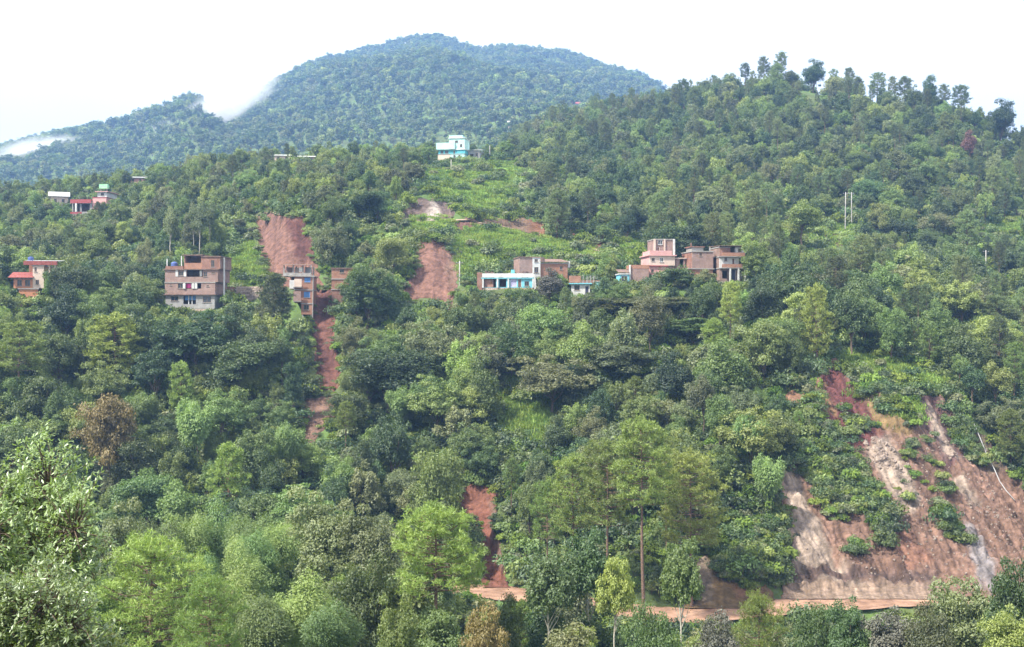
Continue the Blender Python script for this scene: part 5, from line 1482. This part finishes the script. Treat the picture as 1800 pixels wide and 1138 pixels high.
# ------------------------------------------------------------------ scattered trees
def scatter(n, u0, u1, y0, y1, spacing, g, dens=None):
    """darts thrown evenly over the ground between two distances, kept apart"""
    out = []; cell = {}
    xm = max(abs(u0 - CX), abs(u1 - CX)) / F * y1
    tries = 0
    ys = np.sqrt(g.uniform(y0 * y0, y1 * y1, n)); us_ = g.uniform(u0, u1, n)
    for u, y in zip(us_, ys):
        x = (u - CX) / F * y
        sp = spacing * (0.8 + 0.5 * g.random())
        cx, cy_ = int(x // spacing), int(y // spacing); bad = False
        for a in (-1, 0, 1):
            for b in (-1, 0, 1):
                for (px, py) in cell.get((cx + a, cy_ + b), ()):
                    if (px - x) ** 2 + (py - y) ** 2 < sp * sp: bad = True; break
                if bad: break
            if bad: break
        if bad: continue
        cell.setdefault((cx, cy_), []).append((x, y)); out.append((u, x, y))
    return out


g = np.random.default_rng(5)
CAND = []    # candidate trees: kind, tone, proto index, u, x, y, z, scale, sxy


def tone_for(u, y, r, v):
    n = float(vnoise(u / 90.0, y / 24.0, 8))
    if y > 300 and u < 1000: t = ['bright', 'mid', 'grey', 'dark', 'bright', 'yellow']; p = [.28, .26, .15, .14, .10, .07]
    elif y > 330: t = ['mid', 'grey', 'dark', 'bright', 'mid', 'yellow']; p = [.28, .17, .20, .22, .10, .03]
    elif u < 620: t = ['dark', 'mid', 'bright', 'grey', 'dark', 'yellow']; p = [.26, .27, .25, .09, .09, .04]
    elif u < 1380: t = ['mid', 'grey', 'dark', 'bright', 'mid', 'yellow']; p = [.27, .20, .13, .29, .07, .04]
    else: t = ['dark', 'mid', 'grey', 'bright', 'mid', 'yellow']; p = [.26, .27, .13, .26, .05, .03]
    q = (0.6 * r + 0.4 * n) ; q = min(.999, max(0, (q - .12) / .76))
    return t[int(np.searchsorted(np.cumsum(p), q))]


def grow(spots, hmin, hmax, pine_p, bam_p, shrink=True):
    for (u, x, y) in spots:
        if abs(y - road_y(u)) < 7: continue
        z = float(H(x, y)); r = g.random()
        pp = pine_p(u, y); bp = bam_p(u, y)
        kind = 'pine' if r < pp else 'bamboo' if r < pp + bp else 'broad'
        hh = g.uniform(hmin, hmax) * (1.25 if kind == 'pine' else 0.85 if kind == 'bamboo' else 1)
        protos = {'pine': PN, 'bamboo': BB, 'broad': BL}[kind]; i = int(g.integers(len(protos)))
        ok = False
        for _ in range(3):
            pr = protos[i]; sc = hh / pr.H; sxy = g.uniform(.85, 1.2)
            if kind == 'pine': sxy *= 0.9
            top = CY - F * (z + hh) / y; w = pr.W * sc * sxy * F / y; bot = CY - F * z / y
            if not blocked(u, top, w, bot, y): ok = True; break
            hh *= 0.66
            if hh < 3.2: break
        if not ok: continue
        v = bot
        CAND.append((kind, None if kind != 'broad' else tone_for(u, y, g.random(), v), i, u, x, y, z, sc, sxy, top, w, bot))


zero = lambda u, y: 0.0
grow(scatter(900, -260, 2060, 92, 148, 6.5, g), 6, 12, lambda u, y: .2, lambda u, y: .25 if u < 700 else .05)
grow(scatter(700, -260, 830, 148, 176, 5.5, g), 7, 12, zero, lambda u, y: .3)
grow(scatter(6500, -260, 2060, 187, 300, 4.3, g), 5.5, 13, lambda u, y: .30 if u > 1380 else .05, lambda u, y: .07 if u < 1400 else .02)
grow(scatter(7000, -200, 960, 300, 530, 5.0, g), 4.2, 9.0, lambda u, y: .05, lambda u, y: .08)
grow(scatter(6000, 960, 2000, 300, 530, 5.4, g), 5.5, 11.5, lambda u, y: .22 if u > 1150 else .06, lambda u, y: .06)
HILL = [s_ for s_ in scatter(5200, 880, 2000, 530, 830, 7.2, g)]
grow(HILL, 8, 14, lambda u, y: .25, zero)

# which of them show largest: paint crown discs far to near on the coarse map
CAND.sort(key=lambda c: -c[5])
IDB = np.full((RH, RW), -1)
FEATY = FEATLIM.copy()
for k, c in enumerate(CAND):
    kind, tone, i, u, x, y, z, sc, sxy, top, w, bot = c
    a0, a1, b0, b1 = rect(u, top, w * 1.1, top + min(bot - top, w * 1.5))
    if a1 <= a0 or b1 <= b0 or y < 150 and False: continue
    blk = GYR[b0:b1, a0:a1] > y - 4
    blk &= FEATY[b0:b1, a0:a1] < y
    sub = IDB[b0:b1, a0:a1]; sub[blk] = k
ids, cnt = np.unique(IDB, return_counts=True)
vis = np.zeros(len(CAND)); vis[ids[ids >= 0]] = cnt[ids >= 0]
keep = set()
for kind, cap in (('broad', 300), ('pine', 170), ('bamboo', 90)):
    cap -= sum(1 for d in PLACED if d['kind'] == kind)
    idx = [k for k, c in enumerate(CAND) if c[0] == kind and vis[k] >= 5]
    idx.sort(key=lambda k: -vis[k]); keep.update(idx[:cap])
REST = []
for k, c in enumerate(CAND):
    kind, tone, i, u, x, y, z, sc, sxy, top, w, bot = c
    if k in keep:
        tn = tone
        if kind == 'pine' and y > 240: tn = 'bluepine'
        place(kind, {'pine': PN, 'bamboo': BB, 'broad': BL}[kind][i], x, y, z - .3, sc, sxy, tn)
    else:
        REST.append(c)


# ------------------------------------------------------------------ uncountable growth: one object each, copies spread by geometry nodes
def spread(name, label, protos, pts, rz, sc, idx, tilt=None):
    col = bpy.data.collections.new(name + "_sources")
    for k, p in enumerate(protos):
        o = bpy.data.objects.new("%s_source_%02d" % (name, k), p.joined(name) if isinstance(p, Proto) else p); col.objects.link(o)
    n = len(pts)
    rot = np.zeros((n, 3)); rot[:, 2] = rz
    if tilt is not None: rot[:, :2] = tilt
    sc = np.asarray(sc); sc = np.repeat(sc[:, None], 3, 1) if sc.ndim == 1 else sc
    me = mesh_np(name, pts, attrs={"turn": ('POINT', 'FLOAT_VECTOR', rot), "size": ('POINT', 'FLOAT_VECTOR', sc), "pick": ('POINT', 'INT', idx)})
    o = tag(obj(name, me), label, kind="stuff")
    ng = bpy.data.node_groups.new(name, 'GeometryNodeTree')
    ng.interface.new_socket("Geometry", in_out='INPUT', socket_type='NodeSocketGeometry'); ng.interface.new_socket("Geometry", in_out='OUTPUT', socket_type='NodeSocketGeometry')
    N, Lk = ng.nodes, ng.links
    gi, go = N.new("NodeGroupInput"), N.new("NodeGroupOutput")
    ci = N.new("GeometryNodeCollectionInfo"); ci.inputs["Collection"].default_value = col; ci.inputs["Separate Children"].default_value = True; ci.inputs["Reset Children"].default_value = True
    ip = N.new("GeometryNodeInstanceOnPoints"); ip.inputs["Pick Instance"].default_value = True
    def na(nm, typ):
        a = N.new("GeometryNodeInputNamedAttribute"); a.data_type = typ; a.inputs["Name"].default_value = nm; return a.outputs["Attribute"]
    e2r = N.new("FunctionNodeEulerToRotation"); Lk.new(na("turn", 'FLOAT_VECTOR'), e2r.inputs[0])
    Lk.new(gi.outputs[0], ip.inputs["Points"]); Lk.new(ci.outputs[0], ip.inputs["Instance"])
    Lk.new(na("pick", 'INT'), ip.inputs["Instance Index"]); Lk.new(e2r.outputs[0], ip.inputs["Rotation"]); Lk.new(na("size", 'FLOAT_VECTOR'), ip.inputs["Scale"])
    Lk.new(ip.outputs[0], go.inputs[0])
    md = o.modifiers.new("spread", 'NODES'); md.node_group = ng
    return o


# the rest of the slope's trees
TONES = ['dark', 'mid', 'bright', 'yellow', 'grey']
FP = []
for t_i, tn in enumerate(TONES):
    for k in range(3):
        FP.append(broadleaf(500 + t_i * 10 + k, 12, (8.2, 7.0, 8.8)[k], .14, (46, 70, 60)[k], 5200, L=(.55, .48, .5)[k], cr=(.15, .1, .11)[k], leaf=tn, vz=(.85, 1.6, 1.1)[k]))
NB = len(FP)
FP += [pine(560, 22, 7.5, .48, nbr=34, ntuft=600, L=.8, leaf='bluepine', blades=7), pine(561, 21, 7.5, .4, nbr=36, ntuft=600, L=.8, leaf='bluepine', blades=7), bamboo(562, 11, 7, 9, 500, L=.55)]
pts, rz, sc, ix = [], [], [], []
for (kind, tone, i, u, x, y, z, s0, sxy, top, w, bot) in REST:
    if kind == 'broad': k = TONES.index(tone) * 3 + i % 3; s1 = s0 * BL[i].H / 12
    elif kind == 'pine': k = NB + i % 2; s1 = s0 * PN[i].H / 22
    else: k = NB + 2; s1 = s0
    pts.append((x, y, z - .3)); rz.append(g.uniform(0, 6.28)); sc.append((s1 * sxy, s1 * sxy, s1)); ix.append(k)
spread("forest", "mass of smaller trees covering the slopes behind the single trees", FP, pts, np.array(rz), np.array(sc), ix)

# mountain forest
MP = [broadleaf(600 + k, 8, 5.6, .1, 16, 340, L=1.25, cr=.2, leaf=['dark', 'mid', 'dark', 'mid', 'grey', 'bright'][k], trunk_r=.25) for k in range(6)]
MP += [broadleaf(606, 9, 5, .1, 14, 340, L=1.25, cr=.22, leaf='bluepine', trunk_r=.25)]
ms = scatter(90000, -260, 1420, 830, 2680, 9.0, g)
pts = []; ix = []; sc = []
for (u, x, y) in ms:
    z = float(H(x, y)); hh = g.uniform(.6, 1.35) * (1.0 + .75 * float(sstep(900, 1900, y)))
    if blocked(u, CY - F * (z + 8 * hh) / y, 6 * F / y, CY - F * z / y, y, soft=False, frac=.2): continue
    pts.append((x, y, z - .5)); sc.append((hh * g.uniform(.9, 1.2), hh * g.uniform(.9, 1.2), hh)); k = int(g.integers(7)); ix.append(k if k < 6 or g.random() < .5 else 0)
spread("mountain_forest", "far-off forest covering the hazy mountain", MP, pts, g.uniform(0, 6.28, len(pts)), np.array(sc), ix)

# undergrowth
SP = [shrub(700, leaf='shrub'), shrub(701, 1.6, 2.8, leaf='shrub'), shrub(702, 2.4, 2.2, leaf='mid'), shrub(703, 1.8, 2.6, leaf='bright'), shrub(704, 2.2, 2.4, leaf='dark'), shrub(705, 1.9, 2.4, leaf='grey')]
pts = []; ix = []; sc = []


def under(spots, s0, s1, lim=.04):
    for (u, x, y) in spots:
        if abs(y - road_y(u)) < 4.5: continue
        z = float(H(x, y)); s_ = g.uniform(s0, s1)
        t_, b_ = CY - F * (z + 2 * s_) / y, CY - F * z / y
        if blocked(u, t_, 2.4 * s_ * F / y, b_, y, soft=False, frac=lim if g.random() < .8 else .45): continue
        a0 = int(u / RS); b0 = int(b_ / RS)
        if 0 <= a0 < RW and 0 <= b0 < RH and SOFT[b0, a0] > y and g.random() < (.995 if any(t_[0] < u < t_[1] and t_[2] < y < t_[3] and (z / t_[4]) % 1 < .70 for t_ in TERR) else .86 if any(t_[0] < u < t_[1] and t_[2] < y < t_[3] for t_ in TERR) else .8): continue
        pts.append((x, y, z - .15)); sc.append((s_, s_, s_ * g.uniform(.8, 1.3))); ix.append(int(g.integers(6)))


under(scatter(34000, -200, 2000, 150, 300, 1.55, g), .7, 1.8, .25)
under(scatter(22000, -200, 2000, 300, 530, 2.7, g), 1.0, 2.1, .25)
under(scatter(5000, 900, 2000, 530, 700, 4.6, g), 1.2, 2.2)
# bushes left standing on the broad landslide
VEG = [[(1372, 822), (1384, 720), (1432, 722), (1470, 780), (1525, 860), (1560, 915), (1575, 960), (1556, 985), (1530, 930), (1490, 905), (1480, 935), (1450, 925), (1430, 880), (1400, 840)], [(1640, 905), (1660, 905), (1706, 965), (1692, 980), (1655, 950)],
       [(1496, 690), (1590, 700), (1612, 738), (1570, 745), (1515, 722)], [(1585, 800), (1622, 796), (1680, 878), (1655, 890), (1598, 845)], [(1480, 770), (1540, 752), (1530, 790), (1490, 800)], [(1490, 985), (1515, 975), (1520, 1000), (1495, 1002)], [(1545, 815), (1575, 860), (1620, 930), (1600, 905)], [(1455, 745), (1500, 750), (1515, 785), (1475, 785)], [(1662, 745), (1700, 768), (1732, 835), (1700, 820), (1680, 790)], [(1590, 745), (1620, 745), (1645, 795), (1620, 790)], [(1300, 960), (1345, 890), (1376, 890), (1388, 1000), (1372, 1040), (1345, 1036), (1310, 1010)], [(1255, 985), (1300, 960), (1320, 1010), (1300, 1035), (1265, 1020)], [(1180, 1030), (1215, 1020), (1218, 1062), (1180, 1062)]]
for poly in VEG:
    p = np.array(poly, float); a = (p[:, 0].max() - p[:, 0].min()) * (p[:, 1].max() - p[:, 1].min())
    for _ in range(int(a / 30)):
        u = g.uniform(p[:, 0].min(), p[:, 0].max()); v = g.uniform(p[:, 1].min(), p[:, 1].max())
        if inpoly(poly, np.array([u]), np.array([v]))[0] < g.uniform(-9, 6) or (poly is not VEG[0] and float(fbm(np.array(u / 16), np.array(v / 16), 2, 3)) < -.12): continue
        y = ground_at(u, v); x = (u - CX) / F * y; s_ = g.uniform(.3, 1.0) * (1.5 if g.random() < .1 else 1)
        pts.append((x, y, slide_z(x, y) - .1)); sc.append((s_, s_, s_ * g.uniform(.8, 1.3))); ix.append(int(g.integers(6)))
for k, (_, _, poly, _, _, _) in enumerate(SCARS):
    if k in (5, 6, 7, 8, 10, 11): continue
    pc = np.mean(poly, 0)
    for (a, b), (c, d) in zip(poly, poly[1:] + poly[:1]):
        L_ = math.hypot(c - a, d - b)
        for _ in range(int(L_ / (14 if k == 12 else 4.5))):
            t_ = g.random(); u, v = a + (c - a) * t_, b + (d - b) * t_
            if v > 1030: continue
            o_ = g.normal(1.0, 4.5); dv = np.array([u, v]) - pc; dv = dv / (np.linalg.norm(dv) + 1e-6)
            if dv[1] > .5 and g.random() < .6: continue
            u += dv[0] * o_; v += dv[1] * o_
            y = ground_at(u, v); x = (u - CX) / F * y; s_ = g.uniform(.3, .85) * min(1.25, y / 250)
            pts.append((x, y, float(H(x, y)) + .1)); sc.append((s_, s_, s_ * g.uniform(.6, 1.1))); ix.append(int(g.integers(6)))
spread("undergrowth", "bushes and undergrowth covering the slopes between the trees", SP, pts, g.uniform(0, 6.28, len(pts)), np.array(sc), ix)

# loose rubble on the slides
pts = []; sc = []; ix = []
for (a, b), n_, spr in (((0, 0), 0, 0),) + tuple((( (l_[0][0] + (l_[1][0] - l_[0][0]) * t_, l_[0][1] + (l_[1][1] - l_[0][1]) * t_)), 5, 26) for l_ in lines for t_ in np.linspace(0, 1, 9)):
    for _ in range(n_):
        u, v = a + g.normal(0, spr), b + g.normal(0, spr)
        if inpoly(SCARS[12][2], np.array([u]), np.array([v]))[0] < 4 or v > 1040: continue
        y = ground_at(u, v); x = (u - CX) / F * y
        pts.append((x, y, slide_z(x, y))); sc.append(g.uniform(.06, .26)); ix.append(int(g.integers(5)))
spread("rubble", "loose stones strewn over the broad landslide", rocks, pts, g.uniform(0, 6.28, len(pts)), np.array(sc), ix, g.uniform(0, 3, (len(pts), 2)))

# grass on the open slopes
GP = [tuft(720), tuft(721, 1.1, 2.0, 110), tuft(722, .7, 2.2, 110)]
pts = []; ix = []; sc = []
for poly in CLEAR + VEG[2:3]:
    p = np.array(poly, float); a = (p[:, 0].max() - p[:, 0].min()) * (p[:, 1].max() - p[:, 1].min())
    n = int(a / 4); u_ = g.uniform(p[:, 0].min() - 8, p[:, 0].max() + 8, n); v_ = g.uniform(p[:, 1].min() - 8, p[:, 1].max() + 8, n)
    d_ = inpoly(poly, u_, v_)
    for u, v in zip(u_[d_ > -6], v_[d_ > -6]):
        a0, b0 = int(u / RS), int(v / RS)
        if not (0 <= a0 < RW and 0 <= b0 < RH): continue
        y = GYR[b0, a0] + g.uniform(-1, 1); x = (u - CX) / F * y
        if y > 700: continue
        pts.append((x, y, float(H(x, y)) - .05)); sc.append(g.uniform(.5, 1.25)); ix.append(int(g.integers(3)))
spread("grass", "long grass on the terraces and open slopes", GP, pts, g.uniform(0, 6.28, len(pts)), np.array(sc), ix)

# ------------------------------------------------------------------ labels for the single trees
MARKS = [("the orange house", 48, 495), ("the four-storey house", 335, 500), ("the narrow brick tower", 525, 515), ("the upper red scar", 500, 430), ("the dark red gully", 570, 590), ("the debris tail", 556, 735), ("the cut brick house", 600, 500),
         ("the fan-shaped red slide", 760, 480), ("the pale-streaked scar", 748, 370), ("the teal house", 795, 260), ("the terraces", 840, 320), ("the blue house", 893, 492), ("the tall brick house", 955, 465), ("the hillside track", 900, 400), ("the white cottage", 1022, 508),
         ("the plain brick block", 1124, 480), ("the pink house", 1168, 450), ("the square brick house", 1235, 465), ("the brick and white house", 1287, 460), ("the paired poles", 1490, 360), ("the dark hollow slip", 1462, 420), ("the grassy shelf", 1560, 650), ("the red tree", 1705, 250),
         ("the hill summit", 1370, 130), ("the broad landslide", 1560, 850), ("the landslide pipe", 1745, 810), ("the tallest pine", 1132, 840), ("the scooped red scar", 840, 880), ("the olive-brown tree", 190, 760), ("the big dark tree", 345, 620), ("the large domed tree", 668, 680), ("the pale mid-slope bamboo", 765, 700),
         ("the bamboo row", 370, 910), ("the glossy corner tree", 60, 980), ("the bright round pine", 768, 960), ("the road bend", 1300, 1070), ("the blue-grey tree", 1688, 1060), ("the red balcony house", 150, 360), ("the white-roofed house", 497, 278), ("the umbrella pine", 32, 620), ("the lone pale pole", 1733, 465), ("the wide centre tree", 970, 680)]
TW = {'dark': "dark green", 'mid': "mid green", 'bright': "light green", 'yellow': "yellow-green", 'grey': "grey-green", 'olive': "olive-brown", 'mauve': "mauve-grey", 'red': "reddish", 'pine': "olive-green", 'bluepine': "dull green", 'bamboo': "feathery", 'glossy': "glossy"}
KW = {'broad': "broadleaf tree", 'pine': "pine", 'bamboo': "bamboo clump"}
ORD = ["nearest", "second nearest", "third nearest", "fourth nearest", "fifth nearest", "sixth nearest", "seventh nearest", "eighth nearest", "ninth nearest", "tenth nearest"]
bins = {}
for d in PLACED:
    d['o']["category"] = {'broad': "tree", 'pine': "pine tree", 'bamboo': "bamboo"}[d['kind']]
    d['o']["group"] = {'broad': "broadleaf trees on the hillside", 'pine': "pines on the hillside", 'bamboo': "bamboo clumps"}[d['kind']]
    if d['label']: d['o']["label"] = d['label']; continue
    best = min(MARKS, key=lambda m_: math.hypot(m_[1] - d['u'], m_[2] - d['v']))
    du, dv = d['u'] - best[1], d['v'] - best[2]
    if abs(dv) > abs(du): rel = "below" if dv > 0 else "above"
    else: rel = "right of" if du > 0 else "left of"
    size = "broad" if d['w'] > 62 else "small" if d['w'] < 36 else "medium"
    bins.setdefault((size, d['tone'], d['kind'], rel, best[0]), []).append((math.hypot(du, dv), d))
for (size, tone, kind, rel, mk), lst in bins.items():
    lst.sort(key=lambda a: a[0])
    for i, (_, d) in enumerate(lst):
        s_ = "%s %s %s %s %s" % (size, TW[tone], KW[kind], rel, mk)
        if len(lst) > 1: s_ += ", %s to it" % (ORD[i] if i < 10 else "%dth nearest" % (i + 1))
        d['o']["label"] = s_

# ------------------------------------------------------------------ haze
mh, n, l, out = newmat("haze_air")
pv = n.new("ShaderNodeVolumePrincipled")
pv.inputs["Color"].default_value = (0.30, 0.52, 1.0, 1)
pv.inputs["Density"].default_value = 0.00020
pv.inputs["Anisotropy"].default_value = 0.1
l.new(pv.outputs[0], out.inputs["Volume"])
m = MB(); m.box(-4300, -140, -70, 4300, 4500, 720)
tag(m.build("haze", mh), "thin blue haze in the valley air", kind="stuff")
def mist(label, u, v, Y, ru, rv, ry, tilt, dens, seed):
    mm, n, l, out = newmat("mist_vapour")
    tc = n.new("ShaderNodeTexCoord"); no = n.new("ShaderNodeTexNoise"); no.inputs["Scale"].default_value = 2.6; no.inputs["Detail"].default_value = 5; no.inputs["Roughness"].default_value = .6
    mp = n.new("ShaderNodeMapping"); mp.inputs["Location"].default_value = (seed, seed * .7, 0)
    l.new(tc.outputs["Object"], mp.inputs[0]); l.new(mp.outputs[0], no.inputs["Vector"])
    ln = n.new("ShaderNodeVectorMath"); ln.operation = 'LENGTH'; l.new(tc.outputs["Object"], ln.inputs[0])
    sb = n.new("ShaderNodeMath"); sb.operation = 'SUBTRACT'; sb.inputs[0].default_value = 1.02; l.new(ln.outputs["Value"], sb.inputs[1])       # fades to nothing at the rim
    ad = n.new("ShaderNodeMath"); ad.operation = 'MULTIPLY_ADD'; ad.inputs[1].default_value = 2.4; ad.inputs[2].default_value = -1.15; l.new(no.outputs["Fac"], ad.inputs[0])
    mu = n.new("ShaderNodeMath"); mu.operation = 'ADD'; l.new(sb.outputs[0], mu.inputs[0]); l.new(ad.outputs[0], mu.inputs[1])
    cl = n.new("ShaderNodeMath"); cl.operation = 'MULTIPLY'; cl.use_clamp = True; l.new(mu.outputs[0], cl.inputs[0]); l.new(sb.outputs[0], cl.inputs[1])
    de = n.new("ShaderNodeMath"); de.operation = 'MULTIPLY'; de.inputs[1].default_value = dens; l.new(cl.outputs[0], de.inputs[0])
    pv = n.new("ShaderNodeVolumePrincipled"); pv.inputs["Color"].default_value = (.97, .98, 1, 1); l.new(de.outputs[0], pv.inputs["Density"]); l.new(pv.outputs[0], out.inputs["Volume"])
    th = np.linspace(0, 2 * math.pi, 16, endpoint=False); ph = np.linspace(0.001, math.pi - .001, 9)
    V = np.array([[(math.sin(p) * math.cos(t), math.sin(p) * math.sin(t), math.cos(p)) for t in th] for p in ph]).reshape(-1, 3)
    i = np.arange(8)[:, None] * 16; j = np.arange(16)[None, :]; j2 = (j + 1) % 16
    q = np.stack([i + j, i + 16 + j, i + 16 + j2, i + j2], -1).reshape(-1, 4)
    o = obj("mist_cloud", mesh_np("mist_cloud", V, q, mats=[mm]), None, P(u, v, Y), (0, tilt, 0)); o.scale = (ru * Y / F, ry, rv * Y / F)
    return tag(o, label, kind="stuff")


mist("soft wisp of mist low in the gap of the left ridge", 308, 236, 1540, 80, 22, 70, R(-14), .07, 1.3)
mist("long wisp of mist slanting up through the gap in the left ridge", 372, 204, 1560, 115, 30, 80, R(-36), .07, 2.6)
mist("thin upper end of the slanting mist against the sky", 445, 160, 1700, 70, 22, 70, R(-38), .06, 3.7)
mist("bank of mist over the low left end of the ridge", 76, 272, 1540, 95, 28, 90, R(-12), .11, 4.1)
print("PLACED", len(PLACED), "REST", len(REST), "objects", len(S.objects))
